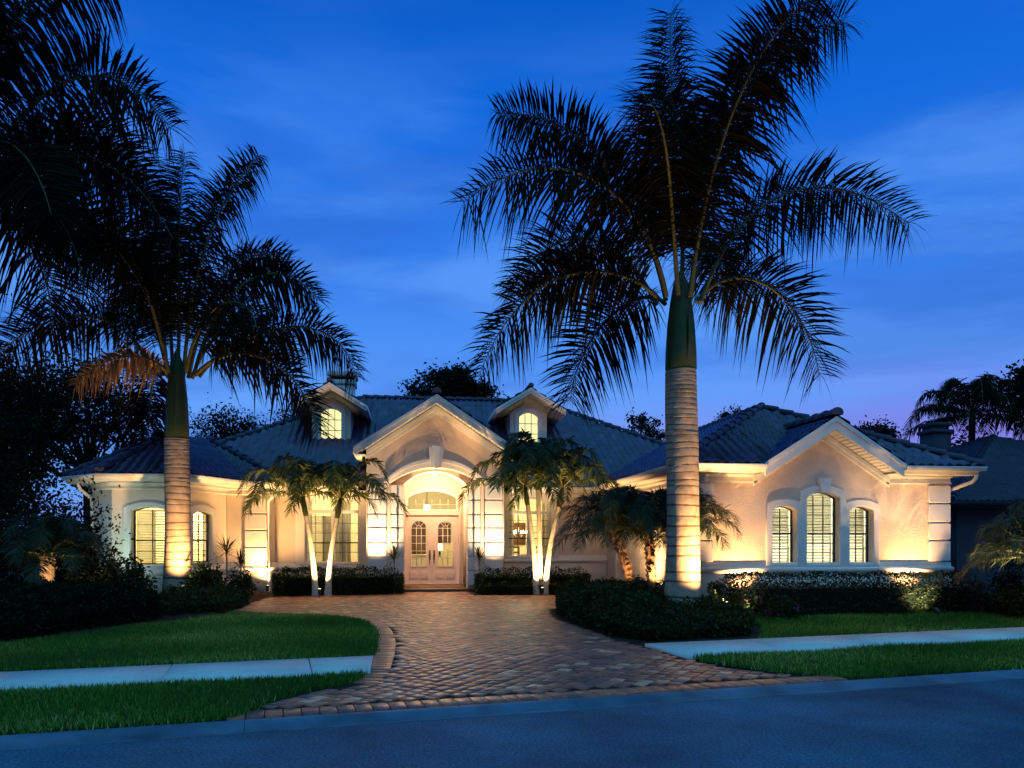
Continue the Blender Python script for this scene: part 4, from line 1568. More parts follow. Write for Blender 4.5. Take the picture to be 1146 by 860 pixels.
# ------------------------------------------------------------------ garden uplights (modelled fixtures)
UPL = dict(n=0)


def uplight(x, y, target, power, angle, label, col=(1.0, 0.54, 0.19), blend=1.0, rad=0.03, z=None):
    z0 = float(terr(x, y)) if z is None else z
    e = empty('garden_uplight', (x, y, z0))
    tag(e, label, 'garden light', 'garden uplights')
    v = (Vector(target) - Vector((x, y, z0 + 0.14))).normalized()
    c = np.array([x, y, z0 + 0.14])
    vv = np.array(v)
    mb = MB()
    mb.tube([c - vv * 0.09, c - vv * 0.06, c + vv * 0.02, c + vv * 0.05], [0.022, 0.036, 0.04, 0.044], 12)
    mb.build('housing', M['fix'], e)
    mb = MB()
    mb.tube([(x, y, z0 - 0.05), (x, y, z0 + 0.06), tuple(c - vv * 0.05)], 0.009, 6)
    mb.build('stake', M['fix'], e)
    mb = MB()
    mb.tube([c + vv * 0.0505, c + vv * 0.054], 0.036, 12)
    mb.build('lens', M['lens'], e)
    p = c + vv * 0.075
    lamp('uplight_beam', tuple(p), power, col, rad, 'SPOT', target, angle, blend, parent=e)
    return e


# ================================================================== planting
def leaves(mb, P, size, N=None, droop=0.25, aspect=0.45, a=None):
    """one folded leaf (2 triangles) per point; N biases the facing"""
    P = np.asarray(P, float)
    n = len(P)
    d = RNG.normal(size=(n, 3))
    if N is not None:
        d = d * 0.7 + np.asarray(N)
    d /= np.linalg.norm(d, axis=1)[:, None] + 1e-9
    r = RNG.normal(size=(n, 3))
    s = np.cross(d, r)
    s /= np.linalg.norm(s, axis=1)[:, None] + 1e-9
    nn = np.cross(s, d)
    L = size * RNG.uniform(0.6, 1.3, n)[:, None]
    mid = P + d * L * 0.5
    tip = P + d * L + np.array([0, 0, -1.0]) * L * droop
    l = mid + s * L * aspect * 0.5 + nn * L * 0.10
    rr = mid - s * L * aspect * 0.5 + nn * L * 0.10
    V = np.stack([P, l, tip, rr], 1).reshape(-1, 3)
    i = np.arange(n)[:, None] * 4
    F = np.concatenate([i + np.array([[0, 1, 2]]), i + np.array([[0, 2, 3]])], 1).reshape(-1, 3)
    if a is None:
        a = RNG.uniform(0, 1, n)
    mb.add(V, F, np.repeat(a, 2))


def hedge(name, poly, H, dens, label, group=None, size=0.07, mat='leaf', ragged=0.05, base=None, core=0.72, soft=0.25, loc=None):
    """clipped or loose planting over a plan outline"""
    A = area(poly)
    x, y = scatter(poly, A * dens)
    d = edist(x, y, poly)
    h = H(x, y) if callable(H) else np.full(len(x), float(H))
    top = h * np.clip(0.62 + 0.38 * np.sqrt(np.clip(d / soft, 0, 1)), 0, 1)
    top = top + ragged * (np.sin(x * 7.1 + y * 3.3) * np.sin(y * 8.3 - x * 2.7) + 0.5 * np.sin(x * 17 + y * 13)) + RNG.normal(0, ragged * 0.5, len(x))
    z = top - RNG.exponential(0.06, len(x))
    side = d < 0.20
    z = np.where(side, RNG.uniform(0.02, 1, len(x)) * top, z)
    zt = terr(x, y) if base is None else base
    c = np.asarray(poly).mean(0)
    N = np.stack([np.where(side, (x - c[0]) * 0.25, 0), np.where(side, (y - c[1]) * 0.4, 0), np.where(side, 0.4, 0.8)], -1)
    mb = MB()
    leaves(mb, np.stack([x, y, zt + np.maximum(z, 0.02)], -1), size, N)
    # extra leaves along the outline so the faces close
    P = np.asarray(poly)
    per = 0
    for i in range(len(P)):
        a, b = P[i], P[(i + 1) % len(P)]
        L = np.linalg.norm(b - a)
        k = int(L * dens * 0.28)
        t = RNG.uniform(0, 1, k)[:, None]
        e = (b - a) / (L + 1e-9)
        nn = np.array([e[1], -e[0]])
        if inpoly(np.array([(a + b)[0] / 2 + nn[0] * 0.02]), np.array([(a + b)[1] / 2 + nn[1] * 0.02]), poly)[0]:
            nn = -nn
        q = a + (b - a) * t - nn * RNG.exponential(0.05, k)[:, None] + nn * 0.02
        hh = H(q[:, 0], q[:, 1]) if callable(H) else np.full(k, float(H))
        zz = hh * RNG.uniform(0.0, 0.78, k)
        zb = terr(q[:, 0], q[:, 1]) if base is None else base
        leaves(mb, np.stack([q[:, 0], q[:, 1], zb + zz], -1), size, np.tile([nn[0] * 0.8, nn[1] * 0.8, 0.3], (k, 1)))
    # added solid core in the darkest leaf tone, stops light passing through
    if core > 0:
        Pc = c + (P - c) * 0.86
        hc = (float(np.mean(h)) if callable(H) else H) * core
        zb = float(np.mean(zt)) if base is None else base
        n = len(Pc)
        V = [(p[0], p[1], zb - 0.05) for p in Pc] + [(p[0], p[1], zb + hc * 0.9) for p in Pc]
        mb.add(V, [(i, (i + 1) % n, n + (i + 1) % n, n + i) for i in range(n)], 0.0)
        mb.add(V[n:], [tuple(range(n))], 0.0)
    o = mb.build(name, M[mat], None, (float(c[0]), float(c[1]), float(terr(*c))))
    return tag(o, label, 'hedge', group)


def bez(p, t):
    p = [np.asarray(q, float) for q in p]
    t = t[:, None]
    if len(p) == 4:
        return (1 - t) ** 3 * p[0] + 3 * (1 - t) ** 2 * t * p[1] + 3 * (1 - t) * t * t * p[2] + t ** 3 * p[3]
    return (1 - t) ** 2 * p[0] + 2 * (1 - t) * t * p[1] + t * t * p[2]


def through(p):
    """cubic control points of a curve that passes through four given points"""
    p = [np.asarray(q, float) for q in p]
    a, b = 1 / 3, 2 / 3
    A = np.array([[3 * (1 - a) ** 2 * a, 3 * (1 - a) * a * a], [3 * (1 - b) ** 2 * b, 3 * (1 - b) * b * b]])
    r1 = p[1] - (1 - a) ** 3 * p[0] - a ** 3 * p[3]
    r2 = p[2] - (1 - b) ** 3 * p[0] - b ** 3 * p[3]
    s = np.linalg.solve(A, np.stack([r1, r2]))
    return [p[0], s[0], s[1], p[3]]


def frond(mb, stalk, pts, leaf_len, n, rows=1, width=0.035, droop=0.5, elev=0.25, sweep_=0.55, start=0.16, rad=0.03, tipf=0.45, basef=0.5, rndhi=1.0):
    """one pinnate leaf: stalk along a curve, two ranks of drooping leaflets"""
    ctrl = through(pts) if len(pts) == 4 else pts
    t = np.linspace(0, 1, 18)
    c = bez(ctrl, t)
    stalk.tube(c, rad * (1 - 0.85 * t), 6)
    tt = start + (1 - start) * (np.arange(n) + 0.5) / n
    C = bez(ctrl, tt)
    T = bez(ctrl, np.minimum(tt + 0.02, 1.02)) - bez(ctrl, tt - 0.02)
    T /= np.linalg.norm(T, axis=1)[:, None]
    S = np.cross(T, [0, 0, 1.0])
    sl = np.linalg.norm(S, axis=1)
    ref = np.array([-T[-1, 1] + 1e-3, T[-1, 0], 0])
    ref /= np.linalg.norm(ref)
    S = np.where((sl < 0.25)[:, None], np.tile(-ref, (n, 1)), S / (sl[:, None] + 1e-9))
    S /= np.linalg.norm(S, axis=1)[:, None]
    Nn = np.cross(S, T)
    q = (tt - start) / (1 - start)
    prof = np.where(q < 0.35, basef + (1 - basef) * np.sin(q / 0.35 * math.pi / 2), 1 - (1 - tipf) * ((q - 0.35) / 0.65) ** 2)
    for sg in (-1, 1):
        for r_ in range(rows):
            e = elev + RNG.normal(0, 0.22, n) + (0 if rows == 1 else (-0.45 if r_ == 0 else 0.75))
            sw = sweep_ * (0.6 + 0.9 * q) + RNG.normal(0, 0.08, n)
            e = e + 0.22 * np.sin(tt * 37 + r_ * 2 + sg) + np.where(RNG.uniform(0, 1, n) > 0.9, RNG.normal(0, 0.5, n), 0)
            D = sg * S + T * sw[:, None] + Nn * e[:, None]
            D /= np.linalg.norm(D, axis=1)[:, None]
            L = leaf_len * prof * RNG.uniform(0.72, 1.12, n)
            W = T - D * np.sum(T * D, 1)[:, None]
            W /= np.linalg.norm(W, axis=1)[:, None] + 1e-9
            dr = droop * RNG.uniform(0.6, 1.35, n) * (1.0 if rows == 1 else (1.35 if r_ == 0 else 0.55))
            rows_v = []
            base = C + T * RNG.normal(0, 0.01, n)[:, None]
            for w, wd in ((0.0, 0.35), (0.3, 1.0), (0.65, 0.8), (1.0, 0.0)):
                p = base + D * (L * w)[:, None]
                p[:, 2] -= dr * L * w * w
                hw = W * (width * 0.5 * wd) * np.minimum(1, prof)[:, None]
                if wd == 0:
                    rows_v += [p]
                else:
                    rows_v += [p - hw, p + hw]
            V = np.stack(rows_v, 1).reshape(-1, 3)
            i = np.arange(n)[:, None] * 7
            F4 = np.concatenate([i + np.array([[0, 1, 3, 2]]), i + np.array([[2, 3, 5, 4]])], 1).reshape(-1, 4)
            F3 = i + np.array([[4, 5, 6]])
            a = RNG.uniform(0, rndhi, n)
            mb.add(V, F4, np.repeat(a, 2))
            mb.F.append(F3 + mb.n - len(V))
            mb.A.append(a)


def ringed_trunk(x, y, z0, prof_pts, ring0, ring1, mat, parent, seg=22, lean=(0, 0)):
    """palm trunk with leaf scars; prof_pts: (height, radius)"""
    H = prof_pts[-1][0]
    hs, rs = zip(*prof_pts)
    zs, rr, aa = [], [], []
    z = 0.0
    while z < H:
        st = ring0 + (ring1 - ring0) * z / H
        st *= RNG.uniform(0.6, 1.4)
        for f, k in ((0.0, -0.0009), (0.10, 0.0003), (0.5, 0.0002), (0.86, 0.0002), (0.93, -0.0007)):
            zz = z + st * f
            if zz <= H:
                zs.append(zz)
                rr.append(np.interp(zz, hs, rs) + k)
                aa.append(0.0 if f in (0.93, 0.0) else RNG.uniform(0.45, 1.0))
        z += st
    mb = MB()
    n = len(zs)
    an = np.arange(seg) * 2 * math.pi / seg
    pz = np.array(zs)[:, None]
    wob = 1 + 0.014 * np.sin(3 * an[None, :] + 1.0 + pz) + 0.012 * np.sin(2 * an[None, :] + 2.3 * pz) + RNG.normal(0, 0.003, (n, seg))
    zs, rr = np.array(zs), np.array(rr)
    cx = x + lean[0] * zs + 0.02 * np.sin(zs * 0.9)
    cy = y + lean[1] * zs
    V = np.stack([cx[:, None] + rr[:, None] * wob * np.cos(an), cy[:, None] + rr[:, None] * wob * np.sin(an),
                  z0 + zs[:, None] + 0.012 * np.sin(an[None, :] + 5.1 * np.floor(zs[:, None] * 3.1)) + RNG.normal(0, 0.003, (n, seg))], -1)
    i = np.arange(n - 1)[:, None] * seg
    j = np.arange(seg)[None]
    j2 = (j + 1) % seg
    F = np.stack([i + j, i + j2, i + seg + j2, i + seg + j], -1).reshape(-1, 4)
    mb.add(V.reshape(-1, 3), F, np.repeat(np.array(aa[:-1]), seg))
    o = mb.build('trunk', M[mat], parent, smooth=True)
    return (cx[-1], cy[-1], z0 + zs[-1])


def royal_palm(x, y, z0, trunk_h, shaft_h, r, fronds, label, leaf=0.85, nl=95, warmlit=None):
    e = empty('royal_palm', (x, y, z0))
    tag(e, label, 'palm tree', 'royal palms')
    H = trunk_h
    top = ringed_trunk(x, y, z0 - 0.1, [(0, r * 1.32), (0.25, r * 1.16), (0.9, r * 1.05), (H * 0.45, r * 1.0), (H * 0.75, r * 1.0), (H + 0.1, r * 0.96)],
                       0.28, 0.055, 'bark', e)
    mb = MB()
    zz = top[2]
    mb.lathe((top[0], top[1], zz), [(r * 0.90, -0.02), (r * 0.97, 0.05), (r * 0.95, 0.35), (r * 0.84, shaft_h * 0.6), (r * 0.66, shaft_h * 0.9), (r * 0.48, shaft_h * 1.12), (0.02, shaft_h * 1.3)], 20)
    mb.tube([(top[0] + 0.02, top[1] - r * 0.92, zz + 0.15), (top[0] + 0.05, top[1] - r * 0.99, zz + 0.5), (top[0] + 0.06, top[1] - r * 0.86, zz + shaft_h * 0.85)], [0.02, 0.03, 0.012], 6)
    mb.build('crownshaft', M['shaft'], e, smooth=True)
    c0 = np.array([top[0], top[1], zz + shaft_h])
    for k, f in enumerate(fronds):
        pts = [np.asarray(p, float) for p in f]
        d = np.array([pts[0][0], pts[0][1], 0])
        P = [c0 + np.array([0, 0, -0.12]) + d * 0.3] + [c0 + p for p in pts]
        lm, sm = MB(), MB()
        iswarmlit = warmlit is not None and k == warmlit
        L = np.linalg.norm(P[3] - P[0])
        frond(lm, sm, P, leaf * (0.55 if iswarmlit else 1), int(nl * min(1.25, max(0.6, L / 4.0))), rows=2, width=0.047, droop=0.75 if iswarmlit else 0.6, elev=0.15, start=0.14,
              rad=0.045, tipf=0.5, basef=0.6, sweep_=0.36)
        fr = lm.build('frond', M['warmlitfrond' if iswarmlit else 'royalfrond'], e)
        sm.build('stalk', M['rachis'], fr)
        if iswarmlit:
            fr['label'] = 'frond painted orange as if lit from below, at the left of the crown'
    return e


def px(*p):
    return p


# ---- royal palm in the island bed, right of the driveway
RP = [
    ((-0.9, 0.2, 1.75), (-1.95, 0.4, 3.05), (-3.4, 0.6, 3.45)),
    ((-1.1, -0.5, 1.25), (-2.45, -0.9, 1.75), (-4.15, -1.2, 0.95)),
    ((-1.3, 0.2, 0.40), (-2.6, 0.4, 0.12), (-3.75, 0.5, -1.55)),
    ((-0.7, 0.9, 0.10), (-1.3, 1.7, -0.45), (-1.65, 2.2, -1.65)),
    ((0.03, 0.1, 2.0), (-0.05, 0.3, 3.7), (-0.02, 0.5, 5.6)),
    ((0.55, -0.2, 2.3), (1.35, -0.5, 4.0), (2.85, -0.7, 4.9)),
    ((1.35, 0.1, 1.5), (2.85, 0.2, 2.25), (4.75, 0.2, 1.65)),
    ((1.2, 0.3, 0.45), (2.3, 0.5, 0.15), (3.1, 0.6, -1.3)),
    ((-0.5, -0.9, 1.35), (-1.0, -1.9, 2.0), (-1.7, -3.0, 1.9)),
    ((-1.2, 1.1, 1.3), (-2.0, 2.4, 1.7), (-2.6, 3.6, 1.0)),
    ((1.0, 1.3, 1.4), (1.8, 2.6, 1.9), (2.4, 3.9, 1.2)),
    ((0.25, -0.8, 1.7), (0.5, -1.8, 3.0), (1.0, -3.0, 3.6)),
]
royal_palm(5.02, 13.83, 0.18, 4.58, 1.45, 0.30, RP, 'tallest royal palm, its ringed trunk lit from the foot in the island beside the driveway', 1.12, 112)
# ---- royal palm in front of the bay on the left
LP_ = [
    ((1.35, -0.2, 0.35), (2.4, -0.3, -0.05), (3.1, -0.4, -1.4)),
    ((1.5, 0.3, 0.85), (2.9, 0.5, 1.15), (3.85, 0.6, 0.1)),
    ((1.15, 0.1, 1.75), (2.15, 0.2, 2.3), (3.0, 0.3, 1.75)),
    ((0.45, 0.1, 2.3), (1.0, 0.2, 3.9), (1.7, 0.3, 5.0)),
    ((0.0, 0.2, 1.9), (-0.05, 0.4, 3.5), (0.0, 0.6, 5.1)),
    ((-0.75, 0.2, 2.1), (-1.8, 0.3, 3.0), (-3.0, 0.4, 2.9)),
    ((-1.4, -0.1, 1.0), (-2.6, -0.1, 0.95), (-3.8, 0.0, 0.1)),
    ((-0.5, -0.4, 0.14), (-1.05, -0.8, 0.02), (-1.6, -1.2, -0.6)),
    ((-0.3, -0.8, 1.25), (-0.5, -1.7, 2.1), (-0.9, -2.6, 2.3)),
    ((-0.7, 0.9, 0.2), (-1.1, 1.7, -0.4), (-1.3, 2.2, -1.4)),
    ((0.8, 1.0, 1.2), (1.5, 2.1, 1.6), (2.0, 3.2, 0.9)),
    ((-0.9, 1.0, 1.5), (-1.7, 2.1, 2.2), (-2.4, 3.3, 1.8)),
    ((0.9, -0.9, 1.0), (1.7, -1.8, 1.0), (2.2, -2.6, 0.3)),
    ((-0.4, 0.6, 2.3), (-0.8, 1.1, 3.9), (-1.5, 1.6, 4.7)),
    ((0.6, 0.8, 2.0), (1.2, 1.5, 3.1), (2.1, 2.1, 3.3)),
]
royal_palm(-5.13, 17.8, 0.30, 3.55, 1.52, 0.265, LP_, 'royal palm with a lit ringed trunk standing before the bay windows on the left', 0.98, 105, warmlit=7)
# ---- a third one whose crown fills the upper left corner
TP = [
    ((1.3, 0.1, 1.5), (2.4, 0.1, 2.05), (3.55, 0.1, 1.2)),
    ((1.2, 0.4, 0.75), (2.3, 0.7, 0.75), (3.35, 0.9, -0.45)),
    ((0.6, 0.2, 2.2), (1.3, 0.3, 3.5), (2.4, 0.5, 4.0)),
    ((0.9, -0.6, 0.4), (1.7, -1.2, 0.0), (2.3, -1.6, -1.1)),
    ((1.0, 0.9, 0.3), (1.8, 1.7, -0.1), (2.5, 2.3, -1.3)),
    ((0.3, 0.6, 0.1), (0.7, 1.3, -0.6), (0.9, 1.7, -2.0)),
    ((-0.2, 0.4, 2.4), (-0.3, 0.8, 4.0), (-0.4, 1.0, 5.0)),
    ((-1.2, 0.2, 1.2), (-2.3, 0.4, 1.5), (-3.4, 0.5, 0.4)),
    ((-0.5, -1.2, 1.0), (-0.9, -2.3, 1.3), (-1.3, -3.4, 0.5)),
    ((0.9, 1.2, 1.5), (1.5, 2.4, 2.1), (2.2, 3.6, 1.6)),
    ((1.0, 0.1, 0.1), (1.7, 0.1, -0.5), (2.1, 0.1, -1.7)),
    ((0.6, -0.9, 1.4), (1.2, -1.8, 2.0), (1.9, -2.8, 1.7)),
    ((-0.9, 1.0, 0.4), (-1.6, 1.9, 0.1), (-2.2, 2.6, -1.0)),
]
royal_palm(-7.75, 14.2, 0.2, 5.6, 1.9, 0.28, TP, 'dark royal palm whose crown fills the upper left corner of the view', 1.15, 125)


# ---- slender Christmas palms either side of the porch
def slim_palm(root, base, top, r0, r1, nf, flen, seed, leaf=0.42):
    rg = random.Random(seed)
    base, top = np.asarray(base, float), np.asarray(top, float)
    t = np.linspace(0, 1, 26)
    c = base + (top - base) * t[:, None]
    bow = np.array([top[0] - base[0], top[1] - base[1], 0])
    c = c - bow * (0.25 * np.sin(t * math.pi))[:, None] * 0.6
    rr = r0 + (r1 - r0) * t
    rr = rr * (1 + 0.05 * (np.arange(26) % 2)) + 0.03 * np.exp(-t * 14)
    mb = MB()
    mb.tube(c, rr, 12)
    mb.build('trunk', M['palebark'], root, smooth=True)
    d = (c[-1] - c[-3])
    d /= np.linalg.norm(d)
    mb = MB()
    mb.tube([c[-1] - d * 0.05, c[-1] + d * 0.1, c[-1] + d * 0.38, c[-1] + d * 0.62], [r1 * 1.1, r1 * 1.35, r1 * 1.0, r1 * 0.3], 10)
    mb.build('crownshaft', M['shaft'], root, smooth=True)
    o = c[-1] + d * 0.45
    a0 = rg.uniform(0, 6)
    for k in range(nf):
        a = a0 + k * 2.399
        q = k / nf
        el = 1.32 - 1.25 * q + rg.uniform(-0.1, 0.1)
        L = flen * rg.uniform(0.85, 1.1)
        h = np.array([math.cos(a), math.sin(a), 0])
        up = np.array([0, 0, 1.0])
        p1 = o + (h * math.cos(el) + up * math.sin(el)) * L * 0.38
        p2 = o + h * (math.cos(el) * 0.72 + 0.05) * L + up * (math.sin(el) * 0.62 - 0.05) * L
        p3 = o + h * (math.cos(el) * 0.85 + 0.18) * L + up * (math.sin(el) * 0.62 - 0.36) * L
        lm, sm = MB(), MB()
        frond(lm, sm, [o, p1, p2, p3], leaf, 62, rows=1, width=0.046, droop=0.55, elev=0.45, start=0.16, rad=0.016, tipf=0.5, basef=0.6, sweep_=0.6)
        f = lm.build('frond', M['frond'], root)
        sm.build('stalk', M['rachis'], f)


e = empty('christmas_palm', (-2.25, 19.62, 0.2))
tag(e, 'pair of slender pale trunks crossed in a V before the left front window', 'palm tree')
slim_palm(e, (-2.36, 19.66, 0.2), (-2.61, 19.72, 2.25), 0.075, 0.055, 12, 1.75, 3)
slim_palm(e, (-2.06, 19.6, 0.2), (-1.82, 19.55, 2.20), 0.075, 0.055, 12, 1.75, 8)
e = empty('christmas_palm', (3.25, 19.4, 0.2))
tag(e, 'cluster of three slender trunks before the right front window', 'palm tree')
slim_palm(e, (3.18, 19.40, 0.2), (2.95, 19.45, 2.55), 0.075, 0.055, 12, 1.7, 5)
slim_palm(e, (3.30, 19.52, 0.2), (3.27, 19.7, 2.95), 0.075, 0.055, 13, 1.75, 12)
slim_palm(e, (3.40, 19.38, 0.2), (3.74, 19.3, 2.5), 0.075, 0.055, 12, 1.75, 21)


# ---- pygmy date palms
def date_palm(x, y, z0, top, r, nf, flen, label, seed, leaf=0.36, low=-0.3):
    rg = random.Random(seed)
    e = empty('pygmy_date_palm', (x, y, z0))
    tag(e, label, 'palm tree', 'pygmy date palms')
    base, top = np.array([x, y, z0 - 0.05]), np.asarray(top, float)
    t = np.linspace(0, 1, 14)
    c = base + (top - base) * t[:, None]
    hv = np.array([top[0] - base[0], top[1] - base[1], 0])
    c -= hv * (0.22 * np.sin(t * math.pi))[:, None]
    mb = MB()
    mb.tube(c, r * (0.85 + 0.35 * t), 10)
    # old leaf bases
    for k in range(int(90 * (top[2] - z0))):
        q = rg.uniform(0.05, 1.0)
        p = np.array([np.interp(q, t, c[:, i]) for i in range(3)])
        a = rg.uniform(0, 6.283)
        rad = r * (0.85 + 0.35 * q)
        o = np.array([math.cos(a), math.sin(a), 0])
        s = np.array([-math.sin(a), math.cos(a), 0]) * 0.028
        p0 = p + o * rad * 0.92
        p1 = p + o * (rad + 0.035) + np.array([0, 0, 0.045])
        mb.add([p0 - s + (0, 0, -0.02), p0 + s + (0, 0, -0.02), p1 + s * 0.7, p1 - s * 0.7, p0 - s + (0, 0, 0.03), p0 + s + (0, 0, 0.03)],
               [(0, 1, 2, 3), (3, 2, 5, 4)], rg.random())
        mb.add([p0 - s + (0, 0, -0.02), p1 - s * 0.7, p0 - s + (0, 0, 0.03)], [(0, 1, 2)], rg.random())
        mb.add([p0 + s + (0, 0, -0.02), p0 + s + (0, 0, 0.03), p1 + s * 0.7], [(0, 1, 2)], rg.random())
    mb.build('trunk', M['datebark'], e)
    o = c[-1] + np.array([0, 0, 0.02])
    for k in range(nf):
        a = k * 2.399 + rg.uniform(-0.2, 0.2)
        q = k / nf
        el = 1.35 - (1.35 - low) * q + rg.uniform(-0.12, 0.12)
        L = flen * rg.uniform(0.85, 1.12)
        h = np.array([math.cos(a), math.sin(a), 0])
        up = np.array([0, 0, 1.0])
        p1 = o + (h * math.cos(el) + up * math.sin(el)) * L * 0.36
        p2 = o + h * (math.cos(el) * 0.7 + 0.08) * L + up * (math.sin(el) * 0.62 - 0.02) * L
        p3 = o + h * (math.cos(el) * 0.82 + 0.22) * L + up * (math.sin(el) * 0.62 - 0.33) * L
        lm, sm = MB(), MB()
        frond(lm, sm, [o, p1, p2, p3], leaf, 84, rows=1, width=0.018, droop=0.4, elev=0.25, start=0.12, rad=0.011, tipf=0.35, basef=0.5, sweep_=0.7)
        f = lm.build('frond', M['datefrond'], e)
        sm.build('stalk', M['rachis'], f)
    return e


date_palm(4.55, 15.3, 0.15, (4.05, 15.35, 1.87), 0.085, 36, 1.2, 'leaning pygmy date palm, leftmost of those in the shrub island', 31)
date_palm(4.85, 15.1, 0.15, (4.78, 15.15, 1.95), 0.085, 36, 1.15, 'upright pygmy date palm close to the left of the tallest trunk', 32)
date_palm(5.42, 14.9, 0.15, (5.45, 14.95, 1.90), 0.08, 34, 1.1, 'pygmy date palm half hidden behind the tallest trunk', 33)
date_palm(11.25, 12.6, 0.15, (11.2, 12.65, 1.35), 0.10, 24, 1.1, 'lit pygmy date palm beside the right end of the house', 34)
date_palm(12.6, 13.9, 0.15, (12.6, 13.9, 1.7), 0.09, 22, 1.2, 'darker pygmy date palm at the right edge of the view', 35)


# ---- spiky dracaenas
def spiky(x, y, z0, h, n, L, label, seed):
    rg = random.Random(seed)
    e = empty('dracaena', (x, y, z0))
    tag(e, label, 'plant', 'spiky dracaenas')
    mb = MB()
    mb.tube([(x, y, z0 - 0.03), (x + 0.01, y, z0 + h * 0.5), (x, y, z0 + h)], [0.026, 0.02, 0.02], 8)
    mb.build('stem', M['palebark'], e)
    mb = MB()
    for k in range(n):
        a, el = rg.uniform(0, 6.283), rg.uniform(-0.35, 1.45)
        l = L * rg.uniform(0.7, 1.1)
        d = np.array([math.cos(a) * math.cos(el), math.sin(a) * math.cos(el), math.sin(el)])
        s = np.array([-math.sin(a), math.cos(a), 0]) * 0.013
        b = np.array([x, y, z0 + h - rg.uniform(0, 0.12)])
        m = b + d * l * 0.55
        t = b + d * l + np.array([0, 0, -0.12 * l])
        mb.add([b - s * 0.6, b + s * 0.6, m + s, m - s, t], [(0, 1, 2, 3)], rg.random())
        mb.add([m - s, m + s, t], [(0, 1, 2)], rg.random())
    mb.build('leaves', M['frond'], e)


spiky(-0.44, 20.45, 0.21, 0.95, 60, 0.52, 'spiky dracaena against the left pilaster of the porch', 51)
spiky(1.80, 20.42, 0.21, 0.95, 60, 0.52, 'spiky dracaena against the right pilaster of the porch', 52)
spiky(-4.42, 19.3, 0.22, 1.15, 60, 0.55, 'taller spiky dracaena beside the bay near the corner blocks', 53)
spiky(-4.05, 19.1, 0.22, 0.85, 55, 0.5, 'lower spiky dracaena left of the lit downspout', 54)

# ---- hedges
hedge('hedge', [(-3.35, 19.75), (-0.22, 20.05), (-0.26, 20.5), (-3.5, 20.45)], 0.66, 3600, 'clipped hedge under the left front window, up to the doorstep', 'clipped hedges at the house', 0.06)
hedge('hedge', [(1.72, 19.97), (4.7, 19.95), (4.7, 20.45), (1.72, 20.5)], 0.62, 3600, 'clipped hedge under the right front window behind a lower one', 'clipped hedges at the house', 0.06)
hedge('hedge', [(1.72, 19.5), (4.45, 19.25), (4.45, 19.75), (1.72, 19.95)], 0.32, 3000, 'low dark border hedge around the three slender trunks', 'clipped hedges at the house', 0.055)
hedge('hedge', [(5.75, 13.75), (11.2, 13.75), (11.2, 14.33), (5.75, 14.33)], 0.80, 3400, 'long dark clipped hedge below the three windows of the right wing', 'clipped hedges at the house', 0.06, 'boxleaf', ragged=0.02)
hedge('shrub_bed', [(11.1, 12.9), (14.5, 13.4), (14.5, 14.4), (11.3, 13.9)], 0.45, 1800, 'low dark hedge running off at the right edge', None, 0.07)


def isl_h(x, y):
    return np.clip(0.20 + 0.24 * (y - 11.3) / 1.6, 0.20, 0.50) + 0.07 * np.sin(x * 3.1 + y) * np.sin(y * 2.3) - 0.30 * np.exp(-((x - 5.0) / 0.7) ** 2 - ((y - 12.9) / 1.4) ** 2)


hedge('island_shrubbery', [(3.02, 15.55), (2.84, 14.4), (2.9, 13.1), (3.1, 11.7), (3.5, 11.0), (5.2, 11.45), (5.75, 12.5), (5.6, 13.9), (5.5, 15.7), (3.6, 15.8)], isl_h, 2600,
      'rounded dark shrubbery filling the island between driveway and garage', None, 0.08, ragged=0.07, core=0.25)
# loose flowering shrubs at the foot of the big palm
LOOSE = dict(n=0)


def shrub(name, c, r, h, n, label, size=0.09, mat='leaf', group=None, flowers=None, cat='shrub', stems=5, clumps=14):
    rg = np.random.default_rng(abs(hash(label)) % 99991 if False else sum(map(ord, label)))
    c = np.asarray(c, float)
    e = empty(name, tuple(c))
    tag(e, label, cat, group)
    cc = rg.normal(size=(clumps, 3))
    cc /= np.linalg.norm(cc, axis=1)[:, None]
    cc *= rg.uniform(0.35, 1, clumps)[:, None] ** 0.6
    cc[:, 2] = np.abs(cc[:, 2]) * 0.9 + 0.12
    cen = c + cc * np.array([r, r, h * 0.82])
    k = rg.integers(0, clumps, n)
    P = cen[k] + rg.normal(size=(n, 3)) * np.array([r, r, h]) * 0.17
    P[:, 2] = np.maximum(P[:, 2], c[2] + 0.03)
    mb = MB()
    leaves(mb, P, size, (P - c) * np.array([1, 1, 0.6]) / r * 0.5 + np.array([0, 0, 0.3]))
    mb.build('foliage', M[mat], e)
    mb = MB()
    for i in range(stems):
        q = cen[i % clumps]
        mb.tube([c + rg.normal(size=3) * (0.04, 0.04, 0) + (0, 0, -0.04), (c + q) / 2 + rg.normal(size=3) * 0.05, q], [0.016, 0.011, 0.005], 6)
    mb.build('stems', M['treebark'], e)
    if flowers:
        mb = MB()
        fp = cen[rg.integers(0, clumps, flowers[1])] + rg.normal(size=(flowers[1], 3)) * np.array([r, r, h]) * 0.18
        fp[:, 2] = np.maximum(fp[:, 2], c[2] + 0.1)
        for p in fp:
            leaves(mb, p + rg.normal(size=(9, 3)) * 0.022, 0.05, None, 0.0, 0.7)
        mb.build('flowers', M[flowers[0]], e)
    return e


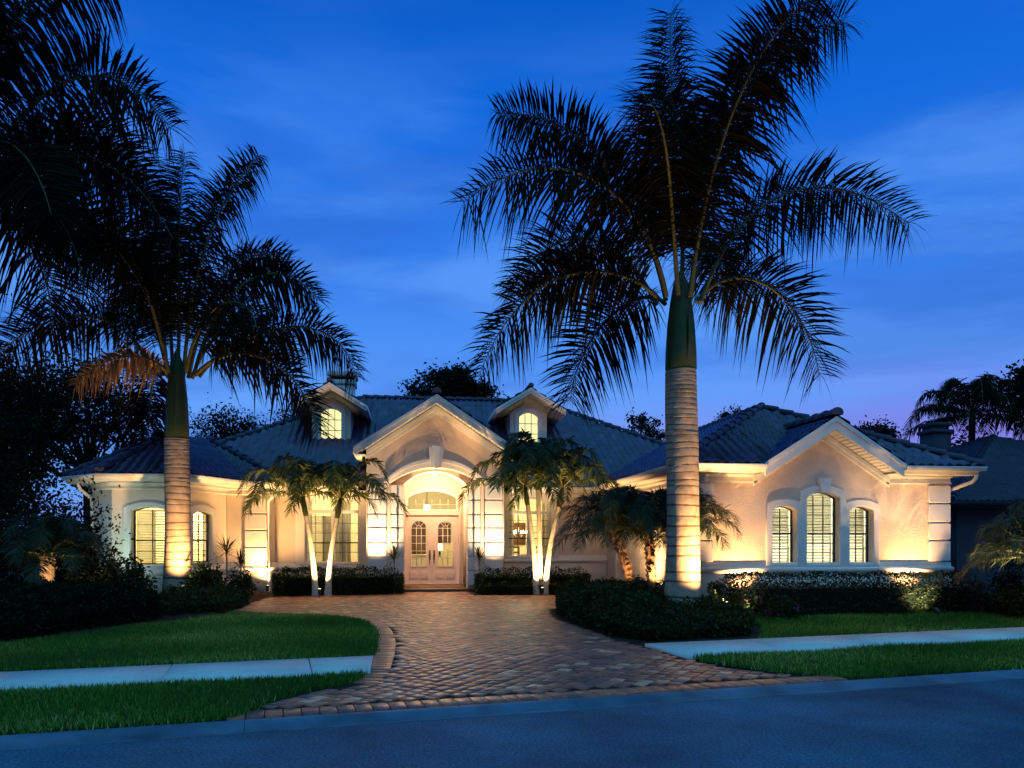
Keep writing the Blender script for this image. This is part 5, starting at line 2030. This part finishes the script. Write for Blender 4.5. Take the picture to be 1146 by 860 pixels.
shrub('ixora', (3.30, 13.2, 0.17), 0.38, 0.62, 1500, 'red-flowering shrub at the left shoulder of the island', 0.07, flowers=('flower', 26))
shrub('ixora', (6.0, 13.45, 0.17), 0.34, 0.45, 1300, 'sunlit-looking yellow-green shrub at the right foot of the tallest trunk'.replace('sunlit-looking ', ''), 0.07, flowers=('pinkflower', 10))
shrub('ixora', (4.25, 13.05, 0.17), 0.30, 0.42, 1200, 'small-leaved shrub left of the lit foot of the tallest trunk', 0.07)
shrub('ixora', (6.75, 13.5, 0.17), 0.38, 0.5, 1300, 'pink-flowering shrub right of the tallest trunk before the long hedge', 0.07, flowers=('pinkflower', 18))

# ---- the dark bed on the left
mb = MB()
BED_L = smoothpoly(BED_EDGE, 2)
BEDP = BED_L + [(-14, 9.6), (-14, 22), (-8.1, 22), (-8.1, 20.3), (-7.0, 19.05), (-5.55, 19.05), (-4.7, 20.8), (-3.75, 21.0), (-3.5, 18.9)]


def bedz(x, y):
    return terr(x, y) + 0.16 * np.clip(edist(x, y, BEDP) / 0.9, 0, 1)


gx2, gy2 = np.meshgrid(np.arange(-14, -3.2, 0.22), np.arange(9.5, 22.2, 0.22))
zz = np.where(inpoly(gx2, gy2, BEDP), bedz(gx2, gy2) + 0.02 * np.sin(gx2 * 9) * np.sin(gy2 * 7), terr(gx2, gy2) - 0.06)
idx = np.arange(gx2.size).reshape(gx2.shape)
mb.add(np.stack([gx2, gy2, zz], -1).reshape(-1, 3), np.stack([idx[:-1, :-1], idx[:-1, 1:], idx[1:, 1:], idx[1:, :-1]], -1).reshape(-1, 4))
tag(mb.build('planting_bed', M['mulch'], smooth=True), kind='structure')
hedge('groundcover', [(-12, 9.75), (-6.5, 10.85), (-5.45, 11.75), (-5.1, 12.8), (-4.35, 14.0), (-5.0, 15.4), (-7.5, 14.6), (-12, 13.6)],
      lambda x, y: np.clip(0.30 + 0.12 * (y - 11), 0.3, 0.62), 1500, 'broad low shrub mass along the left lawn edge', None, 0.085, 'darkleaf', ragged=0.07)
hedge('groundcover', [(-4.3, 14.3), (-3.55, 15.3), (-3.55, 17.4), (-4.3, 17.9), (-5.2, 16.9), (-5.0, 15.5)], 0.34, 1700,
      'low red-tinged ground cover between left lawn and lit downspout', None, 0.075, ragged=0.06)
SH = [
    (-7.2, 15.7, 0.8, 2.3, 2800, 'tall dark shrub at the left edge'),
    (-6.9, 17.2, 0.8, 2.4, 2800, 'tall dark shrub, second from the left edge'),
    (-6.55, 16.3, 0.55, 1.8, 2200, 'dark shrub hiding the left corner of the bay'),
    (-6.2, 17.3, 0.42, 0.95, 1500, 'lower dark shrub below the left bay window'),
    (-5.95, 15.4, 0.5, 1.05, 1500, 'mid-height shrub with faintly lit brown stems on the left'),
    (-5.6, 16.4, 0.42, 0.75, 1300, 'small shrub before the dark bay corner planting'),
    (-8.4, 18.2, 1.2, 3.1, 3400, 'largest dark shrub behind the left bed'),
    (-4.55, 17.7, 0.4, 0.7, 1300, 'leafy shrub right of the bay palm trunk'),
    (-4.65, 18.5, 0.35, 0.7, 1100, 'leafy red-tinged shrub below the angled bay window'),
    (-3.95, 18.4, 0.30, 0.62, 900, 'yellow-green shrub at the foot of the lit downspout'),
]
for (x, y, r, h, n, lab) in SH:
    shrub('shrub', (x, y, float(bedz(x, y))), r, h, n, lab, 0.10, 'leaf' if h < 1.0 else 'darkleaf', 'shrubs in the left bed', clumps=16 if h < 1 else 26)
shrub('shrub', (12.0, 13.1, 0.17), 0.5, 0.9, 1500, 'lit leafy shrub near the right edge before the date palm', 0.08)
shrub('shrub', (13.2, 14.6, 0.17), 0.9, 1.9, 2400, 'tall dark shrub at the right edge', 0.09, 'darkleaf')
shrub('shrub', (11.9, 14.3, 0.17), 0.5, 0.95, 1500, 'dark shrub at the right corner of the house', 0.08, 'darkleaf')
date_palm(-6.55, 15.0, 0.33, (-6.6, 15.05, 1.35), 0.11, 24, 1.1, 'dark date palm with a faintly lit stub trunk in the left bed', 36)


# ---- trees behind the house
def tree(x, y, H, cr, cz, n, label, seed, size=0.28, trunk_r=0.16, clumps=40, spread=(1, 1, 0.75), mat='darkleaf', name='broadleaf_tree', group='dark trees behind the house', tight=0.17):
    rg = np.random.default_rng(seed)
    z0 = float(terr(x, y)) - 0.05
    e = empty(name, (x, y, z0))
    tag(e, label, 'tree', group)
    c = np.array([x, y, cz])
    d = rg.normal(size=(clumps, 3))
    d /= np.linalg.norm(d, axis=1)[:, None]
    d *= (rg.uniform(0.15, 1, clumps) ** 0.5)[:, None]
    cen = c + d * cr * np.array(spread)
    mb = MB()
    top = np.array([x + rg.normal() * 0.2, y, cz - cr * 0.2])
    fork = np.array([x, y, z0 + (cz - z0) * 0.55])
    mb.tube([(x, y, z0 - 0.1), tuple((np.array([x, y, z0]) + fork) / 2 + (0.06, 0, 0)), tuple(fork), tuple(top)], [trunk_r * 1.2, trunk_r, trunk_r * 0.8, trunk_r * 0.35], 9)
    for k in range(clumps):
        q = cen[k]
        m = (fork + q) / 2 + rg.normal(size=3) * 0.12 * cr
        mb.tube([fork * 0.6 + top * 0.4 if k % 2 else fork, m, q], [trunk_r * 0.42, trunk_r * 0.22, 0.012], 5, cap=False)
    mb.build('trunk', M['treebark'], e)
    k = rg.integers(0, clumps, n)
    sz = rg.uniform(0.6, 1.35, clumps)
    P = cen[k] + rg.normal(size=(n, 3)) * (cr * tight) * sz[k][:, None] * np.array([1, 1, 0.7])
    mb = MB()
    P = np.concatenate([P, P + rg.normal(size=P.shape) * 0.16])
    leaves(mb, P, size * 0.8, None, 0.2, 0.5)
    mb.build('crown', M[mat], e)


TREES = [
    (-13.0, 26, 0, 2.7, 5.9, 5200, 'dark broadleaf tree far left behind the palms', 61),
    (-10.6, 27, 0, 2.3, 5.6, 4600, 'dark broadleaf tree behind the left end of the roof', 62),
    (-15.5, 24, 0, 2.8, 4.6, 4200, 'low dark tree at the left edge behind the shrubs', 63),
    (-11.8, 23.5, 0, 2.2, 3.6, 4000, 'low dense tree between the left shrubs and the bay corner', 74),
    (-17.5, 28, 0, 3.0, 7.2, 5000, 'tall dark tree at the left edge behind the corner palm', 75),
    (-15.0, 21.5, 0, 3.0, 9.0, 7000, 'tallest dark tree at the left edge, filling the sky between palm crowns', 76),
    (-8.2, 36, 0, 2.0, 5.9, 2600, 'small tree top above the left roof slope', 64),
    (-5.4, 40, 0, 1.7, 7.0, 2200, 'thin tree top left of the left dormer', 65),
]
for (x, y, H, cr, cz, n, lab, sd) in TREES:
    tree(x, y, H, cr, cz, n, lab, sd, size=0.20)
tree(2.35, 46, 0, 2.15, 10.35, 7000, 'round dense tree rising behind the ridge between the dormers', 66, size=0.3, clumps=60, spread=(1.1, 1, 0.62), tight=0.14)
tree(14.2, 46, 0, 1.3, 8.2, 1500, 'pointed tree top behind the right roof hip', 67, size=0.26, clumps=26, spread=(1.0, 1, 1.0), tight=0.13)
tree(12.2, 47, 0, 0.6, 7.9, 350, 'tiny tree top left of the pointed one', 68, size=0.22, clumps=10)
tree(-1.4, 46, 0, 1.1, 8.7, 700, 'tiny tree top at the left end of the ridge', 69, size=0.22, clumps=16, spread=(1.3, 1, 0.4))
tree(24.5, 38, 0, 1.1, 7.0, 1400, 'small round tree top behind the wing gable', 70, size=0.22, clumps=22, spread=(1.2, 1, 0.6))
tree(16.4, 38, 0, 0.6, 7.9, 400, 'tiny tree top behind the wing roof apex', 71, size=0.2, clumps=10)
tree(23.6, 25.5, 0, 2.1, 7.3, 3600, 'branching tree cut by the right edge', 72, size=0.26, clumps=34, tight=0.13)
tree(24.5, 30.5, 0, 2.4, 4.2, 3600, 'dark tree mass low at the right edge behind the roof', 73, size=0.26, clumps=34)

# feathery palm behind the neighbour's chimney
e = empty('queen_palm', (21.4, 27, 0.2))
tag(e, 'feathery dark palm above the neighbouring roof on the right', 'palm tree')
mb = MB()
mb.tube([(21.4, 27, 0.1), (21.35, 27, 3), (21.4, 27, 6.5)], [0.17, 0.14, 0.12], 10)
mb.build('trunk', M['treebark'], e)
o = np.array([21.4, 27, 6.55])
for k in range(24):
    a = k * 2.399
    el = 1.35 - 1.7 * k / 24
    L = 2.4
    h = np.array([math.cos(a), math.sin(a), 0])
    up = np.array([0, 0, 1.0])
    lm, sm = MB(), MB()
    frond(lm, sm, [o, o + (h * math.cos(el) + up * math.sin(el)) * L * 0.36, o + h * (math.cos(el) * 0.7 + 0.08) * L + up * (math.sin(el) * 0.6 - 0.03) * L,
                   o + h * (math.cos(el) * 0.8 + 0.24) * L + up * (math.sin(el) * 0.6 - 0.42) * L], 0.62, 60, rows=1, width=0.055, droop=0.8, elev=0.1, rad=0.025, sweep_=0.5)
    f = lm.build('frond', M['royalfrond'], e)
    sm.build('stalk', M['rachis'], f)

# belt of trees closing the view to the sides and rear
mb = MB()
tb = []
for k in range(34):
    a = R(-78 + 156 * k / 33)
    rr_ = RNG.uniform(62, 78)
    cx, cy = math.sin(a) * rr_, 10 + math.cos(a) * rr_
    hh = RNG.uniform(2.2, 3.6)
    n = 700
    P = np.array([cx, cy, hh * 0.5]) + RNG.normal(size=(n, 3)) * np.array([2.6, 1.4, hh * 0.32])
    P[:, 2] = np.maximum(P[:, 2], 0.1)
    tb.append(P)
leaves(mb, np.concatenate(tb), 0.55, None, 0.2, 0.6)
tag(mb.build('distant_wood', M['darkleaf']), 'low belt of distant dark woodland', 'wood', kind='stuff')

# ------------------------------------------------------------------ neighbouring house on the right
NB = empty('neighbour_house', (18.0, 22.0, 0.2))
tag(NB, 'unlit blue-grey neighbouring house with a tiled roof behind the right end', 'house')
NX0, NX1, NY0, NY1 = 14.6, 27.0, 19.0, 32.0
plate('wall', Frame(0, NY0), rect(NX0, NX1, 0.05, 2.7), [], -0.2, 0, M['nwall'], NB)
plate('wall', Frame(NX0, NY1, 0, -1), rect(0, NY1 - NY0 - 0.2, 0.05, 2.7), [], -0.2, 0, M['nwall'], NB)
save = (EZ, PITCH)
EZ, PITCH = 2.62, 0.40
ob0 = set(bpy.data.objects)
NPL = [(0, 1, NY0 - 0.6), (1, 0, NX0 - 0.6), (-1, 0, -NX1 - 0.6), (0, -1, -NY1 - 0.6)]
for i, (nx, ny, d) in enumerate(NPL):
    poly = clip(BOX[:], nx, ny, -d)
    for j, (mx, my, q) in enumerate(NPL):
        if j != i and len(poly) > 2:
            poly = clip(poly, mx - nx, my - ny, d - q)
    if len(poly) > 2:
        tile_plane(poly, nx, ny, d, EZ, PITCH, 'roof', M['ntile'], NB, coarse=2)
mb = MB()
sweep(mb, [(NX0 - 0.55, NY1, EZ), (NX0 - 0.55, NY0 - 0.55, EZ), (NX1, NY0 - 0.55, EZ)], FPROF)
mb.build('gutter', M['nwall'], NB)
mb = MB()
mb.box(18.0, 18.7, 24.6, 25.3, 4.2, 5.35)
mb.box(17.93, 18.77, 24.53, 25.37, 5.351, 5.47)
mb.box(17.97, 18.73, 24.57, 25.33, 5.60, 5.72)
mb.box(18.05, 18.65, 24.65, 25.25, 5.471, 5.599)
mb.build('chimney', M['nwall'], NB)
mb = MB()
cap_line(mb, (NX0 - 0.6, NY0 - 0.6, EZ + 0.05), (NX0 + 6.2, NY0 + 6.2, EZ + 0.05 + PITCH * 6.8))
mb.build('ridge_cap', M['ntile'], NB)
EZ, PITCH = save

# ------------------------------------------------------------------ garden lighting
uplight(5.52, 12.92, (5.10, 13.72, 2.4), 48, 105, 'garden uplight at the right foot of the tallest ringed trunk', z=0.32)
uplight(-4.75, 16.95, (-5.10, 17.7, 2.4), 27, 105, 'garden uplight at the foot of the bay palm trunk', z=0.44)
uplight(-2.22, 19.25, (-2.25, 19.75, 2.4), 36, 105, 'garden uplight between the two V-shaped slender trunks')
uplight(3.28, 19.05, (3.25, 19.6, 2.6), 38, 105, 'garden uplight at the foot of the three slender trunks')
uplight(-0.93, 20.28, (-0.93, 21.15, 2.3), 15, 96, 'garden uplight washing the corner blocks left of the porch', z=0.72, col=(1.0, 0.68, 0.36))
uplight(2.29, 20.28, (2.29, 21.15, 2.3), 15, 96, 'garden uplight washing the corner blocks right of the porch', z=0.66, col=(1.0, 0.68, 0.36))
uplight(-3.72, 20.75, (-3.78, 21.3, 2.3), 17, 125, 'garden uplight beside the lit downspout')
uplight(6.72, 14.66, (6.72, 15.2, 1.4), 15, 84, 'garden uplight behind the left part of the long hedge')
uplight(10.52, 14.66, (10.52, 15.2, 1.4), 15, 84, 'garden uplight behind the right part of the long hedge')
uplight(6.12, 13.25, (6.15, 13.8, 0.6), 6, 85, 'small added uplight before the left part of the long hedge', col=(1.0, 0.72, 0.42))  # added lamp, replaces light leaking through the hedge from behind
uplight(9.75, 13.2, (9.78, 13.8, 0.6), 7, 85, 'small added uplight before the right part of the long hedge', col=(1.0, 0.72, 0.42))  # also added, for the lit speckles on the hedge front
uplight(11.15, 12.1, (11.2, 12.7, 1.5), 30, 100, 'garden uplight at the foot of the lit date palm on the right', col=(1.0, 0.6, 0.28))
uplight(11.9, 12.55, (12.0, 13.2, 0.6), 9, 100, 'garden uplight at the lit shrub by the right edge', col=(1.0, 0.55, 0.25))
uplight(5.1, 17.6, (5.9, 18.6, 2.4), 16, 120, 'garden uplight by the garage wall behind the island')
uplight(4.30, 14.85, (4.25, 15.4, 1.6), 8, 110, 'garden uplight under the leaning date palm in the island', z=0.52)
uplight(4.95, 14.75, (4.9, 15.3, 1.6), 7, 110, 'garden uplight between the two date palms left of the tallest trunk', z=0.52)
uplight(-6.38, 14.45, (-6.5, 15.0, 1.2), 1.6, 100, 'garden uplight under the dark date palm in the left bed', z=0.72, col=(1.0, 0.7, 0.35))
uplight(-6.9, 17.6, (-6.6, 19.2, 2.4), 3.5, 110, 'greenish garden uplight hidden below the bay window', z=0.36, col=(0.75, 1.0, 0.75))
uplight(-5.75, 14.75, (-5.95, 15.4, 0.9), 3, 100, 'garden uplight under the mid-height shrub in the left bed', z=0.60, col=(1.0, 0.6, 0.28))
# flush lamp in the porch vault
e = empty('porch_lamp', (0.68, 22.2, 3.57))
tag(e, 'small flush lamp on the vault of the entry porch', 'ceiling light')
mb = MB()
mb.lathe((0.68, 22.2, 3.55), [(0.10, 0.045), (0.10, 0.0), (0.085, -0.015), (0.08, 0.0)], 20)
mb.build('trim_ring', M['brass'], e)
mb = MB()
mb.lathe((0.68, 22.2, 3.54), [(0.08, 0.0), (0.065, -0.05), (0.03, -0.075), (0.0, -0.08)], 20)
mb.build('shade', M['shade'], e, smooth=True)
lamp('porch_beam', (0.68, 22.2, 3.34), 200, (1.0, 0.58, 0.28), 0.06, parent=e)
